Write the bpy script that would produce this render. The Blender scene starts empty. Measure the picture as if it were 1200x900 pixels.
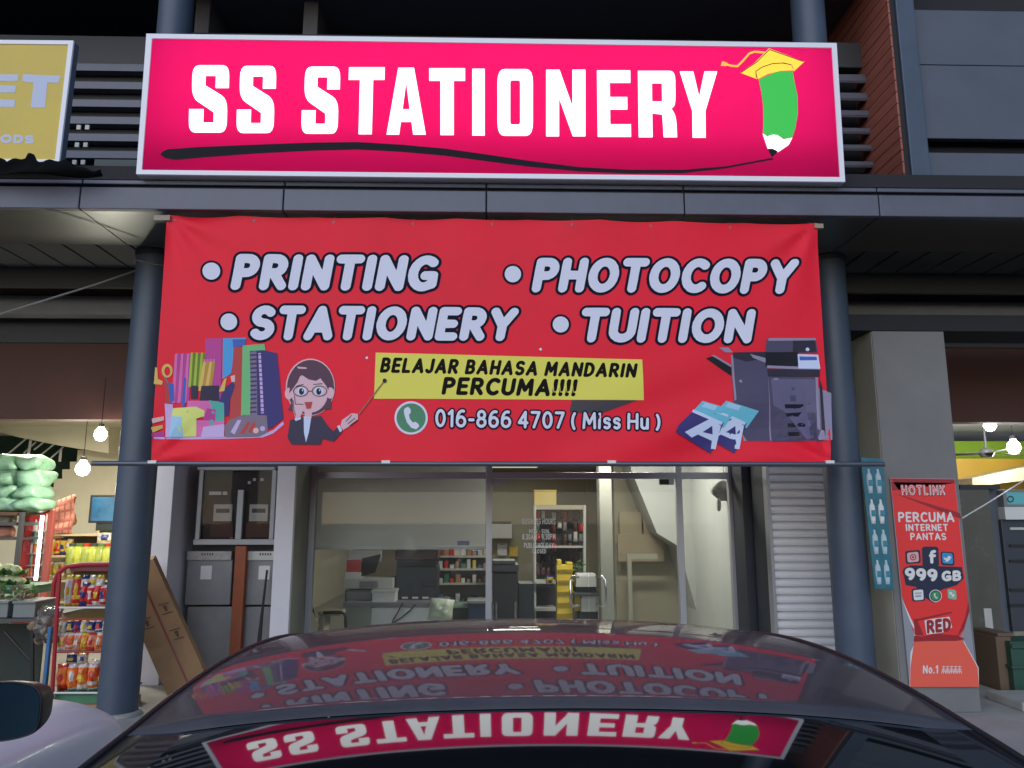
import bpy, bmesh, math, random
import numpy as np
from mathutils import Vector, Matrix
from mathutils.geometry import tessellate_polygon
random.seed(7)
R = math.radians
scene = bpy.context.scene
COL = scene.collection

# ------------------------------------------------------------------ camera, sky, sun, exposure
CAM_Z, PITCH, YAW, FPX = 1.72, R(10.0), R(1.4), 900.0
cam_data = bpy.data.cameras.new('camera')
cam = bpy.data.objects.new('camera', cam_data)
COL.objects.link(cam)
cam_data.sensor_width = 36.0
cam_data.lens = 36.0 * FPX / 1200.0
cam_data.clip_start, cam_data.clip_end = 0.02, 2000.0
cam.location = (0, 0, CAM_Z)
cam.rotation_euler = (R(90) + PITCH, 0, -YAW)
scene.camera = cam

SUN_EL, SUN_AZ = R(14.0), R(200.0)          # weak evening sun behind cloud, behind the photographer
world = bpy.data.worlds.new('World')
scene.world = world
world.use_nodes = True
wn = world.node_tree.nodes
wn.clear()
sky = wn.new('ShaderNodeTexSky')
sky.sky_type = 'NISHITA'
sky.sun_disc = False
sky.sun_elevation = SUN_EL
sky.sun_rotation = SUN_AZ
sky.air_density = 1.2
sky.dust_density = 0.3
sky.ozone_density = 5.0
bg = wn.new('ShaderNodeBackground')
bg.inputs[1].default_value = 0.125
wo = wn.new('ShaderNodeOutputWorld')
world.node_tree.links.new(sky.outputs[0], bg.inputs[0])
world.node_tree.links.new(bg.outputs[0], wo.inputs[0])
sun_d = bpy.data.lights.new('sun', 'SUN')
sun_d.energy = 1.5
sun_d.angle = R(80)
sun_d.color = (1.0, 0.96, 0.92)
sun = bpy.data.objects.new('sun', sun_d)
COL.objects.link(sun)
sun_dir = Vector((math.sin(SUN_AZ) * math.cos(SUN_EL), math.cos(SUN_AZ) * math.cos(SUN_EL), math.sin(SUN_EL)))
sun.rotation_euler = sun_dir.to_track_quat('Z', 'Y').to_euler()
vs = scene.view_settings
vs.view_transform = 'Standard'
vs.look = 'None'
vs.gamma = 1.0
vs.use_curve_mapping = False
vs.exposure = 0.3
scene.render.engine = 'CYCLES'
cy = scene.cycles
cy.use_denoising = True
cy.max_bounces = 7
cy.diffuse_bounces = 3
cy.glossy_bounces = 4
cy.transparent_max_bounces = 10
cy.transmission_bounces = 4
cy.caustics_reflective = False
cy.caustics_refractive = False
cy.sample_clamp_indirect = 4.0

# ------------------------------------------------------------------ measuring: a pixel of the photograph to a point on the plane y = Y
_cp, _sp, _cw, _sw = math.cos(PITCH), math.sin(PITCH), math.cos(YAW), math.sin(YAW)
def P(px, py, Y):
    u, v = (px - 600.0) / FPX, (450.0 - py) / FPX
    f = _cp - v * _sp
    z = _sp + v * _cp
    x, y = u * _cw + f * _sw, -u * _sw + f * _cw
    t = Y / y
    return Vector((x * t, Y, CAM_Z + z * t))

# ------------------------------------------------------------------ materials
MATS = {}
def lin(r, g, b):
    f = lambda c: (c / 255.0 / 12.92) if c / 255.0 <= 0.04045 else ((c / 255.0 + 0.055) / 1.055) ** 2.4
    return (f(r), f(g), f(b))
def mat(name, col, rough=0.6, metal=0.0, var=0.0, scale=4.0, bump=0.0, bscale=60.0, coat=0.0, emit=0.0, ecol=None, spec=0.5, stretch=None):
    if name in MATS:
        return MATS[name]
    m = bpy.data.materials.new(name)
    m.use_nodes = True
    nt = m.node_tree
    b = nt.nodes['Principled BSDF']
    b.inputs['Base Color'].default_value = (*col, 1)
    b.inputs['Roughness'].default_value = rough
    b.inputs['Metallic'].default_value = metal
    b.inputs['Specular IOR Level'].default_value = spec
    if coat:
        b.inputs['Coat Weight'].default_value = coat
        b.inputs['Coat Roughness'].default_value = 0.03
    if emit:
        b.inputs['Emission Color'].default_value = (*(ecol or col), 1)
        b.inputs['Emission Strength'].default_value = emit
    geo = nt.nodes.new('ShaderNodeNewGeometry')
    src = geo.outputs['Position']
    if stretch:
        mp = nt.nodes.new('ShaderNodeMapping')
        mp.inputs['Scale'].default_value = stretch
        nt.links.new(src, mp.inputs[0])
        src = mp.outputs[0]
    if var:
        n = nt.nodes.new('ShaderNodeTexNoise')
        n.inputs['Scale'].default_value = scale
        n.inputs['Detail'].default_value = 6
        n.inputs['Roughness'].default_value = 0.65
        nt.links.new(src, n.inputs['Vector'])
        r = nt.nodes.new('ShaderNodeMapRange')
        r.inputs[1].default_value, r.inputs[2].default_value = 0.3, 0.7
        r.inputs[3].default_value, r.inputs[4].default_value = 1 - var, 1 + var
        nt.links.new(n.outputs[0], r.inputs[0])
        mx = nt.nodes.new('ShaderNodeVectorMath')
        mx.operation = 'SCALE'
        mx.inputs[0].default_value = col
        nt.links.new(r.outputs[0], mx.inputs['Scale'])
        nt.links.new(mx.outputs[0], b.inputs['Base Color'])
        r2 = nt.nodes.new('ShaderNodeMapRange')
        r2.inputs[3].default_value, r2.inputs[4].default_value = max(0, rough - 0.12), min(1, rough + 0.12)
        nt.links.new(n.outputs[0], r2.inputs[0])
        nt.links.new(r2.outputs[0], b.inputs['Roughness'])
    if bump:
        n2 = nt.nodes.new('ShaderNodeTexNoise')
        n2.inputs['Scale'].default_value = bscale
        n2.inputs['Detail'].default_value = 4
        nt.links.new(src, n2.inputs['Vector'])
        bp = nt.nodes.new('ShaderNodeBump')
        bp.inputs['Strength'].default_value = bump
        bp.inputs['Distance'].default_value = 0.01
        nt.links.new(n2.outputs[0], bp.inputs['Height'])
        nt.links.new(bp.outputs[0], b.inputs['Normal'])
    MATS[name] = m
    return m

def glass_mat(name, tint=(0.9, 0.93, 0.92), refl=1.0, haze=0.0):
    if name in MATS:
        return MATS[name]
    m = bpy.data.materials.new(name)
    m.use_nodes = True
    nt = m.node_tree
    nt.nodes.clear()
    out = nt.nodes.new('ShaderNodeOutputMaterial')
    tr = nt.nodes.new('ShaderNodeBsdfTransparent')
    tr.inputs[0].default_value = (*tint, 1)
    gl = nt.nodes.new('ShaderNodeBsdfGlossy')
    gl.inputs['Roughness'].default_value = 0.02
    fr = nt.nodes.new('ShaderNodeFresnel')
    fr.inputs[0].default_value = 1.5
    ml = nt.nodes.new('ShaderNodeMath')
    ml.operation = 'MULTIPLY'
    ml.inputs[1].default_value = refl
    nt.links.new(fr.outputs[0], ml.inputs[0])
    mx = nt.nodes.new('ShaderNodeMixShader')
    nt.links.new(ml.outputs[0], mx.inputs[0])
    nt.links.new(tr.outputs[0], mx.inputs[1])
    nt.links.new(gl.outputs[0], mx.inputs[2])
    last = mx
    if haze:
        df = nt.nodes.new('ShaderNodeBsdfDiffuse')
        df.inputs[0].default_value = (0.6, 0.6, 0.62, 1)
        m2 = nt.nodes.new('ShaderNodeMixShader')
        m2.inputs[0].default_value = haze
        nt.links.new(mx.outputs[0], m2.inputs[1])
        nt.links.new(df.outputs[0], m2.inputs[2])
        last = m2
    nt.links.new(last.outputs[0], out.inputs[0])
    MATS[name] = m
    return m

# ------------------------------------------------------------------ mesh building
class MB:
    def __init__(s):
        s.v, s.f, s.fm, s.mats = [], [], [], []
    def mi(s, m):
        if m not in s.mats:
            s.mats.append(m)
        return s.mats.index(m)
    def add(s, vs_, fs_, m):
        o, k = len(s.v), s.mi(m)
        s.v += [tuple(p) for p in vs_]
        for f in fs_:
            s.f.append(tuple(i + o for i in f))
            s.fm.append(k)
        return s
    def box(s, x0, x1, y0, y1, z0, z1, m):
        return s.add([(x0, y0, z0), (x1, y0, z0), (x1, y1, z0), (x0, y1, z0), (x0, y0, z1), (x1, y0, z1), (x1, y1, z1), (x0, y1, z1)],
                     [(0, 3, 2, 1), (4, 5, 6, 7), (0, 1, 5, 4), (1, 2, 6, 5), (2, 3, 7, 6), (3, 0, 4, 7)], m)
    def pbox(s, px0, py0, px1, py1, Y, dep, m):
        """box whose front face at depth Y fills the measured pixel rectangle"""
        pm, xm = (py0 + py1) / 2, (px0 + px1) / 2
        x0, x1 = P(px0, pm, Y).x, P(px1, pm, Y).x
        z1, z0 = P(xm, py0, Y).z, P(xm, py1, Y).z
        return s.box(x0, x1, Y, Y + dep, z0, z1, m)
    def obox(s, c, ax, ay, az, hx, hy, hz, m):
        """oriented box: centre, three axes, half sizes"""
        c, ax, ay, az = Vector(c), Vector(ax).normalized(), Vector(ay).normalized(), Vector(az).normalized()
        vs_ = [c + ax * hx * a + ay * hy * b + az * hz * d for d in (-1, 1) for a, b in ((-1, -1), (1, -1), (1, 1), (-1, 1))]
        return s.add(vs_, [(0, 3, 2, 1), (4, 5, 6, 7), (0, 1, 5, 4), (1, 2, 6, 5), (2, 3, 7, 6), (3, 0, 4, 7)], m)
    def prism(s, pts, y0, y1, m):
        """polygon in x,z (list of (x,z)) from y0 to y1"""
        n = len(pts)
        tris = tessellate_polygon([[Vector((p[0], p[1], 0)) for p in pts]])
        vs_ = [(p[0], y0, p[1]) for p in pts] + [(p[0], y1, p[1]) for p in pts]
        fs_ = [tuple(t) for t in tris] + [tuple(i + n for i in reversed(t)) for t in tris]
        fs_ += [(i, (i + 1) % n, (i + 1) % n + n, i + n) for i in range(n)]
        return s.add(vs_, fs_, m)
    def tube(s, pts, r, m, n=10, caps=True):
        pts = [Vector(p) for p in pts]
        rs = r if isinstance(r, (list, tuple)) else [r] * len(pts)
        rings, up = [], None
        for i, p in enumerate(pts):
            d = (pts[min(i + 1, len(pts) - 1)] - pts[max(i - 1, 0)]).normalized()
            if up is None:
                up = Vector((0, 0, 1)) if abs(d.z) < 0.9 else Vector((1, 0, 0))
            a = d.cross(up).normalized()
            b = a.cross(d).normalized()
            up = b
            rings.append([p + a * rs[i] * math.cos(2 * math.pi * k / n) + b * rs[i] * math.sin(2 * math.pi * k / n) for k in range(n)])
        vs_ = [q for ring in rings for q in ring]
        fs_ = [(i * n + k, i * n + (k + 1) % n, (i + 1) * n + (k + 1) % n, (i + 1) * n + k) for i in range(len(pts) - 1) for k in range(n)]
        if caps:
            fs_ += [tuple(range(n)), tuple(range((len(pts) - 1) * n, len(pts) * n))[::-1]]
        return s.add(vs_, fs_, m)
    def lathe(s, c, prof, m, n=20):
        """profile [(r,z)...] about a vertical axis at c"""
        vs_, fs_ = [], []
        for r, z in prof:
            vs_ += [(c[0] + r * math.cos(2 * math.pi * k / n), c[1] + r * math.sin(2 * math.pi * k / n), c[2] + z) for k in range(n)]
        for i in range(len(prof) - 1):
            fs_ += [(i * n + k, i * n + (k + 1) % n, (i + 1) * n + (k + 1) % n, (i + 1) * n + k) for k in range(n)]
        return s.add(vs_, fs_, m)
    def blob(s, c, rx, ry, rz, m, seed=0, rough=0.12, n=12, k=8, pw=1.0):
        rnd = random.Random(seed)
        ph = [rnd.uniform(0, 6.28) for _ in range(6)]
        vs_, fs_ = [], []
        sg = lambda t: math.copysign(abs(t) ** pw, t)
        for i in range(k + 1):
            a = math.pi * i / k
            for j in range(n):
                b = 2 * math.pi * j / n
                w = 1 + rough * (math.sin(3 * b + ph[0] + 2 * a) * 0.5 + math.sin(5 * b + ph[1] - 3 * a) * 0.3 + math.sin(4 * a + ph[2]) * 0.3)
                w = 1 + (w - 1) * math.sin(a)
                vs_.append((c[0] + rx * w * sg(math.sin(a)) * sg(math.cos(b)), c[1] + ry * w * sg(math.sin(a)) * sg(math.sin(b)), c[2] + rz * w * sg(math.cos(a))))
        for i in range(k):
            for j in range(n):
                fs_.append((i * n + j, i * n + (j + 1) % n, (i + 1) * n + (j + 1) % n, (i + 1) * n + j))
        return s.add(vs_, fs_, m)
    def grid(s, fn, nu, nv, m):
        """surface fn(u,v), u,v in 0..1"""
        vs_ = [fn(i / nu, j / nv) for j in range(nv + 1) for i in range(nu + 1)]
        w = nu + 1
        return s.add(vs_, [(j * w + i, j * w + i + 1, (j + 1) * w + i + 1, (j + 1) * w + i) for j in range(nv) for i in range(nu)], m)
    def build(s, name, parent=None, smooth=False, bevel=0.0, sub=0, origin=None):
        me = bpy.data.meshes.new(name)
        org = Vector(origin) if origin is not None else (parent_world(parent) if parent else None)
        if org is None:
            a = np.array(s.v)
            org = Vector((float((a[:, 0].min() + a[:, 0].max()) / 2), float((a[:, 1].min() + a[:, 1].max()) / 2), float(a[:, 2].min())))
        me.from_pydata([tuple(Vector(p) - org) for p in s.v], [], s.f)
        for m in s.mats:
            me.materials.append(m)
        me.polygons.foreach_set('material_index', s.fm)
        bm = bmesh.new()
        bm.from_mesh(me)
        bmesh.ops.remove_doubles(bm, verts=bm.verts, dist=1e-6)
        bmesh.ops.recalc_face_normals(bm, faces=bm.faces)
        bm.to_mesh(me)
        bm.free()
        o = bpy.data.objects.new(name, me)
        COL.objects.link(o)
        if parent:
            o.parent = parent
            o.location = org - parent_world(parent)
        else:
            o.location = org
        o['_w'] = tuple(org)
        if bevel:
            md = o.modifiers.new('bevel', 'BEVEL')
            md.width = bevel
            md.segments = 2
            md.limit_method = 'ANGLE'
            md.angle_limit = R(40)
        if sub:
            md = o.modifiers.new('sub', 'SUBSURF')
            md.levels = md.render_levels = sub
        if smooth:
            me.polygons.foreach_set('use_smooth', [True] * len(me.polygons))
            if smooth != 'all' and not sub:
                try:
                    me.set_sharp_from_angle(angle=R(38))
                except Exception:
                    pass
        return o

def parent_world(p):
    return Vector(p['_w'])
def tag(o, label=None, cat=None, group=None, kind=None):
    if label: o['label'] = label
    if cat: o['category'] = cat
    if group: o['group'] = group
    if kind: o['kind'] = kind
    return o
def thing(name, label, cat, loc, group=None):
    o = bpy.data.objects.new(name, None)
    o.empty_display_size = 0.1
    COL.objects.link(o)
    o.location = loc
    o['_w'] = tuple(loc)
    return tag(o, label, cat, group)
def copy_tree(o, delta, parent=None):
    c = o.copy()
    COL.objects.link(c)
    if parent:
        c.parent = parent
    else:
        c.location = Vector(o.location) + Vector(delta)
    for ch in [q for q in COL.objects if q.parent == o]:
        copy_tree(ch, delta, c)
    return c

# ------------------------------------------------------------------ lettering: strokes -> distance field -> contours -> filled shapes
def arc(cx, cy_, rx, ry, a0, a1, n=14):
    return [(cx + rx * math.cos(R(a0 + (a1 - a0) * i / n)), cy_ + ry * math.sin(R(a0 + (a1 - a0) * i / n))) for i in range(n + 1)]
_bowl = [(0, 1), (.28, 1)] + arc(.28, .74, .25, .26, 90, -90) + [(0, .48)]
_S = arc(.28, .75, .27, .25, 35, 180)[0:] + arc(.28, .75, .27, .25, 180, 270)[1:] + arc(.28, .25, .28, .25, 90, 0)[1:] + arc(.28, .25, .28, .25, 0, -145)[1:]
GL = {
    'A': (.72, [[(0, 0), (.36, 1), (.72, 0)], [(.12, .3), (.6, .3)]]),
    'B': (.56, [[(0, 0), (0, 1)], [(0, 1), (.26, 1)] + arc(.26, .76, .24, .24, 90, -90) + [(0, .52)], [(0, .52), (.3, .52)] + arc(.3, .26, .26, .26, 90, -90) + [(0, 0)]]),
    'C': (.62, [arc(.38, .5, .38, .5, 52, 308, 24)]),
    'D': (.62, [[(0, 0), (0, 1), (.2, 1)] + arc(.2, .5, .42, .5, 90, -90, 20) + [(0, 0)]]),
    'E': (.48, [[(.48, 1), (0, 1), (0, 0), (.48, 0)], [(0, .5), (.42, .5)]]),
    'F': (.46, [[(.46, 1), (0, 1), (0, 0)], [(0, .5), (.4, .5)]]),
    'G': (.68, [arc(.38, .5, .38, .5, 52, 300, 24) + [(.68, .1), (.68, .42), (.42, .42)]]),
    'H': (.6, [[(0, 0), (0, 1)], [(.6, 0), (.6, 1)], [(0, .5), (.6, .5)]]),
    'I': (0.02, [[(0, 0), (0, 1)]]),
    'J': (.4, [[(.4, 1), (.4, .24)] + arc(.18, .24, .22, .24, 0, -150)]),
    'K': (.58, [[(0, 0), (0, 1)], [(.55, 1), (.02, .45)], [(.2, .6), (.58, 0)]]),
    'L': (.46, [[(0, 1), (0, 0), (.46, 0)]]),
    'M': (.8, [[(0, 0), (.06, 1), (.4, .3), (.74, 1), (.8, 0)]]),
    'N': (.62, [[(0, 0), (0, 1), (.62, 0), (.62, 1)]]),
    'O': (.76, [arc(.38, .5, .38, .5, 0, 360, 32)]),
    'P': (.54, [[(0, 0), (0, 1)], _bowl]),
    'R': (.58, [[(0, 0), (0, 1)], _bowl, [(.26, .46), (.58, 0)]]),
    'S': (.56, [_S]),
    'T': (.62, [[(0, 1), (.62, 1)], [(.31, 1), (.31, 0)]]),
    'U': (.6, [[(0, 1), (0, .3)] + arc(.3, .3, .3, .3, 180, 360) + [(.6, 1)]]),
    'V': (.66, [[(0, 1), (.33, 0), (.66, 1)]]),
    'W': (.95, [[(0, 1), (.22, 0), (.475, .8), (.73, 0), (.95, 1)]]),
    'X': (.6, [[(0, 0), (.6, 1)], [(0, 1), (.6, 0)]]),
    'Y': (.66, [[(0, 1), (.33, .45), (.66, 1)], [(.33, .45), (.33, 0)]]),
    '0': (.56, [arc(.28, .5, .28, .5, 0, 360, 28)]),
    '1': (.26, [[(0, .8), (.22, 1), (.22, 0)]]),
    '3': (.52, [arc(.24, .75, .26, .25, 150, -90) + arc(.24, .25, .28, .25, 90, -150)[1:]]),
    '4': (.58, [[(.44, 0), (.44, 1), (0, .28), (.58, .28)]]),
    '6': (.56, [arc(.28, .3, .28, .3, 0, 360, 24), [(.0, .32)] + arc(.36, .4, .36, .6, 175, 75)]),
    '7': (.52, [[(0, 1), (.52, 1), (.16, 0)]]),
    '8': (.54, [arc(.27, .76, .23, .24, 0, 360, 24), arc(.27, .26, .27, .26, 0, 360, 24)]),
    '9': (.56, [arc(.28, .7, .28, .3, 0, 360, 24), [(.56, .68)] + arc(.2, .6, .36, .6, 5, -70)]),
    '!': (0.02, [[(0, 1), (0, .36)], [(0, .02), (0.0, .03)]]),
    '.': (0.02, [[(0, 0), (0.01, 0)]]),
    '-': (.26, [[(0, .42), (.26, .42)]]),
    '(': (.16, [arc(.4, .45, .4, .68, 130, 230)]),
    ')': (.16, [arc(-.24, .45, .4, .68, 50, -50)]),
    'i': (0.02, [[(0, 0), (0, .56)], [(0, .97), (0.0, .98)]]),
    's': (.38, [[(.36, .58)] + arc(.19, .52, .18, .16, 40, 270) + arc(.19, .18, .19, .18, 90, -140)[1:]]),
    'u': (.42, [[(0, .68), (0, .2)] + arc(.2, .2, .2, .2, 180, 360) + [(.42, .68)], [(.42, .68), (.42, 0)]]),
    'o': (.46, [arc(.23, .34, .23, .34, 0, 360, 24)]),
    'f': (.38, [[(.1, 0), (.1, .78)] + arc(.32, .78, .22, .22, 180, 90) + [(.36, 1.0)], [(0, .6), (.34, .6)]]),
    '*': (0.3, [[(.15, .46), (.15, .47)]]),
}

def field_contours(fld, x0, y0, st):
    """marching squares at 0; inside is negative"""
    nyy, nxx = fld.shape
    ins = fld < 0
    nxt = {}
    def pt(e):
        k, i, j = e
        a = fld[j, i]
        b = fld[j, i + 1] if k == 0 else fld[j + 1, i]
        t = a / (a - b)
        return (x0 + (i + (t if k == 0 else 0)) * st, y0 + (j + (t if k == 1 else 0)) * st)
    code = ins[:-1, :-1] * 1 + ins[:-1, 1:] * 2 + ins[1:, 1:] * 4 + ins[1:, :-1] * 8
    tab = {1: [(3, 0)], 2: [(0, 1)], 3: [(3, 1)], 4: [(1, 2)], 5: [(3, 2), (1, 0)], 6: [(0, 2)], 7: [(3, 2)], 8: [(2, 3)], 9: [(2, 0)], 10: [(0, 3), (2, 1)],
           11: [(2, 1)], 12: [(1, 3)], 13: [(1, 0)], 14: [(0, 3)]}
    for j, i in zip(*np.nonzero((code > 0) & (code < 15))):
        ed = [(0, i, j), (1, i + 1, j), (0, i, j + 1), (1, i, j)]
        for a, b in tab[int(code[j, i])]:
            nxt[ed[a]] = ed[b]
    loops = []
    while nxt:
        s0 = next(iter(nxt))
        lp, e = [], s0
        while e in nxt:
            lp.append(pt(e))
            e = nxt.pop(e)
        if len(lp) > 5:
            loops.append(lp)
    return loops

def simplify(lp, tol):
    keep = [lp[0]]
    for i in range(1, len(lp) - 1):
        a, b, c = keep[-1], lp[i], lp[i + 1]
        d = abs((c[0] - a[0]) * (b[1] - a[1]) - (c[1] - a[1]) * (b[0] - a[0]))
        l = math.hypot(c[0] - a[0], c[1] - a[1]) + 1e-9
        if d / l > tol or math.hypot(b[0] - a[0], b[1] - a[1]) > 0.2:
            keep.append(b)
    keep.append(lp[-1])
    return keep

def stroke_field(strokes, x0, x1, y0, y1, st):
    xs = np.arange(x0, x1 + st, st)
    ys = np.arange(y0, y1 + st, st)
    X, Yg = np.meshgrid(xs, ys)
    D = np.full(X.shape, 9.0)
    for pl in strokes:
        for (ax, ay), (bx, by) in zip(pl[:-1], pl[1:]):
            dx, dy = bx - ax, by - ay
            L2 = dx * dx + dy * dy + 1e-12
            t = np.clip(((X - ax) * dx + (Yg - ay) * dy) / L2, 0, 1)
            D = np.minimum(D, np.hypot(X - ax - t * dx, Yg - ay - t * dy))
    return D
_gc = {}
def glyph(ch, r, asp, st=0.022):
    """contours of one letter with half stroke r; asp = how much the letter is stretched sideways, so that strokes keep their width"""
    key = (ch, round(r, 3), round(asp, 2))
    if key not in _gc:
        w, sk = GL[ch]
        sk = [[(x * asp, y) for x, y in pl] for pl in sk]
        pad = r + 0.06
        ya, yb = min(y for pl in sk for _, y in pl), max(y for pl in sk for _, y in pl)
        xa, xb = min(x for pl in sk for x, _ in pl), max(x for pl in sk for x, _ in pl)
        D = stroke_field(sk, xa - pad, xb + pad, ya - pad, yb + pad, st)
        _gc[key] = [simplify(l, 0.003) for l in field_contours(D - r + 1e-5, xa - pad, ya - pad, st)]
    return _gc[key]

def text_loops(s, quad, r, gap=0.12, shear=0.0, grow=0.0, asp=1.0, space=0.45):
    """letters of s fitted in a pixel quad (top left, top right, bottom right, bottom left); a list of loop groups in pixels"""
    xcur, items = 0.0, []
    for ch in s:
        if ch == ' ':
            xcur += space
            continue
        w = GL[ch][0] * asp
        items.append((ch, xcur + r))
        xcur += w + 2 * r + gap
    W = xcur - gap
    tl, tr, br, bl = [Vector((a, b)) for a, b in quad]
    H = 1 + 2 * r
    out = []
    for ch, xo in items:
        grp = []
        for lp in glyph(ch, r + grow, asp):
            q = []
            for x, y in lp:
                v = (y + r) / H
                u = (x + xo + shear * (y - 0.5)) / W
                p = (tl * (1 - u) + tr * u) * v + (bl * (1 - u) + br * u) * (1 - v)
                q.append((p.x, p.y))
            grp.append(q)
        out.append(grp)
    return out

def flat(name, parent, items, Y, lift=0.003, bend=None, step=0.0009, bevel=0):
    """printed shapes on the plane y=Y (bend(x,z) adds the cloth's own curve). items: (material, loops, layer)"""
    mb = MB()
    for m, loops, layer in items:
        pts = [p for lp in loops for p in lp]
        tris = tessellate_polygon([[Vector((p[0], -p[1], 0)) for p in lp] for lp in loops])
        vs_ = []
        for p in pts:
            w = P(p[0], p[1], Y)
            w.y -= lift + step * layer
            vs_.append(w)
        mb.add(vs_, [tuple(t) for t in tris], m)
    o = mb.build(name, parent)
    org = parent_world(parent)
    bm = bmesh.new()
    bm.from_mesh(o.data)
    if bend:
        for ax in (0, 2):
            c = [v.co[ax] for v in bm.verts]
            k = math.ceil(min(c) / 0.07)
            while k * 0.07 < max(c):
                no = Vector((0, 0, 0))
                no[ax] = 1
                bmesh.ops.bisect_plane(bm, geom=bm.verts[:] + bm.edges[:] + bm.faces[:], dist=1e-6, plane_co=no * (k * 0.07), plane_no=no)
                k += 1
        for v in bm.verts:
            v.co.y += bend(v.co.x + org.x, v.co.z + org.z)
    for f in bm.faces:
        f.normal_update()
        if f.normal.y > 0:
            f.normal_flip()
    bm.to_mesh(o.data)
    bm.free()
    return o
def circ(cx, cy_, r, n=28, ry=None):
    return [(cx + r * math.cos(2 * math.pi * i / n), cy_ + (ry or r) * math.sin(2 * math.pi * i / n)) for i in range(n)]
def stroke_px(pl, w, st=None):
    """a line of pixel width w as a filled shape"""
    r = w / 2
    st = st or max(w / 6, 0.2)
    xa, xb = min(p[0] for p in pl) - r - 2 * st, max(p[0] for p in pl) + r + 2 * st
    ya, yb = min(p[1] for p in pl) - r - 2 * st, max(p[1] for p in pl) + r + 2 * st
    return field_contours(stroke_field([pl], xa, xb, ya, yb, st) - r + 1e-5, xa, ya, st)
# ------------------------------------------------------------------ material list
ASPH = mat('asphalt', (0.05, 0.05, 0.052), 0.9, var=0.25, scale=3, bump=0.5, bscale=120)
PAVE = mat('concrete_paving', (0.40, 0.39, 0.37), 0.8, var=0.18, scale=2, bump=0.2)
TILE = mat('floor_tile', (0.35, 0.34, 0.31), 0.35, var=0.08, scale=3)
STEEL_BLUE = mat('blue_grey_paint', (0.066, 0.088, 0.135), 0.45, var=0.16, scale=2.2, bump=0.12, bscale=14)
ALU_GREY = mat('grey_aluminium', (0.125, 0.128, 0.17), 0.5, metal=0.2, var=0.13, scale=2.4, bump=0.05, bscale=3)
SOFFIT = mat('soffit_metal', (0.23, 0.25, 0.24), 0.30, metal=0.85, bump=0.12, bscale=1.6)
RIB = mat('ribbed_deck', (0.10, 0.11, 0.11), 0.6)
DARKP = mat('dark_panel', (0.045, 0.047, 0.055), 0.6, var=0.15)
VOID = mat('dark_recess', (0.026, 0.026, 0.032), 0.9)
BROWN = mat('dark_brown_wall', (0.085, 0.030, 0.022), 0.7, var=0.15, scale=2)
SIDING = mat('red_brown_siding', (0.36, 0.11, 0.078), 0.65, var=0.22, scale=6, stretch=(1, 0.2, 3))
BEAM = mat('beam_grey', (0.24, 0.24, 0.25), 0.7, var=0.1)
GREYW = mat('grey_wall_paint', (0.20, 0.196, 0.20), 0.75, var=0.10, scale=1.6, bump=0.08, bscale=40)
WHITEW = mat('white_wall_paint', (0.74, 0.73, 0.80), 0.7, var=0.05, scale=2)
CREAM = mat('cream_wall', (0.62, 0.58, 0.46), 0.75, var=0.06, scale=1.5)
OLIVE = mat('olive_wall', (0.33, 0.30, 0.215), 0.75, var=0.08, scale=1.5)
LTGREY = mat('light_grey_wall', (0.46, 0.47, 0.45), 0.7, var=0.06, scale=1)
FRAME = mat('window_aluminium', (0.42, 0.42, 0.46), 0.4, metal=0.4)
NAVY = mat('dark_navy_cladding', (0.03, 0.036, 0.05), 0.5, var=0.1)
SHUT = mat('shutter_white', (0.88, 0.87, 0.91), 0.45, var=0.05, scale=3)
BLIND = mat('blind_grey', (0.70, 0.70, 0.70), 0.75, var=0.05, scale=2)
BLACK = mat('black_plastic', (0.018, 0.018, 0.021), 0.45)
DARKG = mat('dark_grey_plastic', (0.06, 0.062, 0.07), 0.5)
MIDG = mat('mid_grey_plastic', (0.22, 0.225, 0.24), 0.5)
PALEG = mat('pale_grey_plastic', (0.55, 0.55, 0.53), 0.5)
WHITEP = mat('white_plastic', (0.74, 0.74, 0.75), 0.45)
CHROME = mat('chrome', (0.8, 0.8, 0.8), 0.12, metal=1.0)
CARD = mat('cardboard', (0.40, 0.23, 0.115), 0.8, var=0.12, scale=5, bump=0.1, bscale=90)
CARDL = mat('yellow_carton', (0.72, 0.55, 0.2), 0.7, var=0.06)
RUST = mat('orange_brown_pipe', (0.30, 0.075, 0.03), 0.6, var=0.15, scale=7)
CABG = mat('cabinet_grey_steel', (0.25, 0.26, 0.275), 0.5, var=0.12, scale=4)
RED = mat('red_enamel', (0.42, 0.02, 0.03), 0.4)
REDP = mat('red_packet', (0.62, 0.035, 0.03), 0.3, var=0.3, scale=22)
ORP = mat('orange_packet', (0.75, 0.19, 0.035), 0.3, var=0.35, scale=24)
NVP = mat('navy_packet', (0.035, 0.05, 0.22), 0.3, var=0.5, scale=26)
YLP = mat('yellow_packet', (0.72, 0.50, 0.06), 0.35, var=0.3, scale=20)
WHP = mat('white_packet', (0.7, 0.68, 0.66), 0.35, var=0.2, scale=22)
PALEGREEN = mat('pale_green_plastic', (0.24, 0.44, 0.30), 0.3, var=0.3, scale=7, bump=0.8, bscale=16)
STAIRG = mat('dark_green_recess', (0.018, 0.05, 0.035), 0.8)
BLUEP = mat('blue_plastic', (0.03, 0.14, 0.33), 0.45, var=0.15)
VEG = mat('leaf_green', (0.10, 0.22, 0.05), 0.6, var=0.35, scale=14)
VEGP = mat('pale_green_vegetable', (0.50, 0.55, 0.30), 0.6, var=0.25, scale=18, bump=0.6, bscale=60)
VEGB = mat('brown_root_vegetable', (0.25, 0.17, 0.11), 0.7, var=0.4, scale=25, bump=0.5)
CRATE = mat('grey_crate', (0.20, 0.215, 0.215), 0.6, var=0.1)
CRATEG = mat('green_crate', (0.05, 0.20, 0.11), 0.5, var=0.1)
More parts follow.
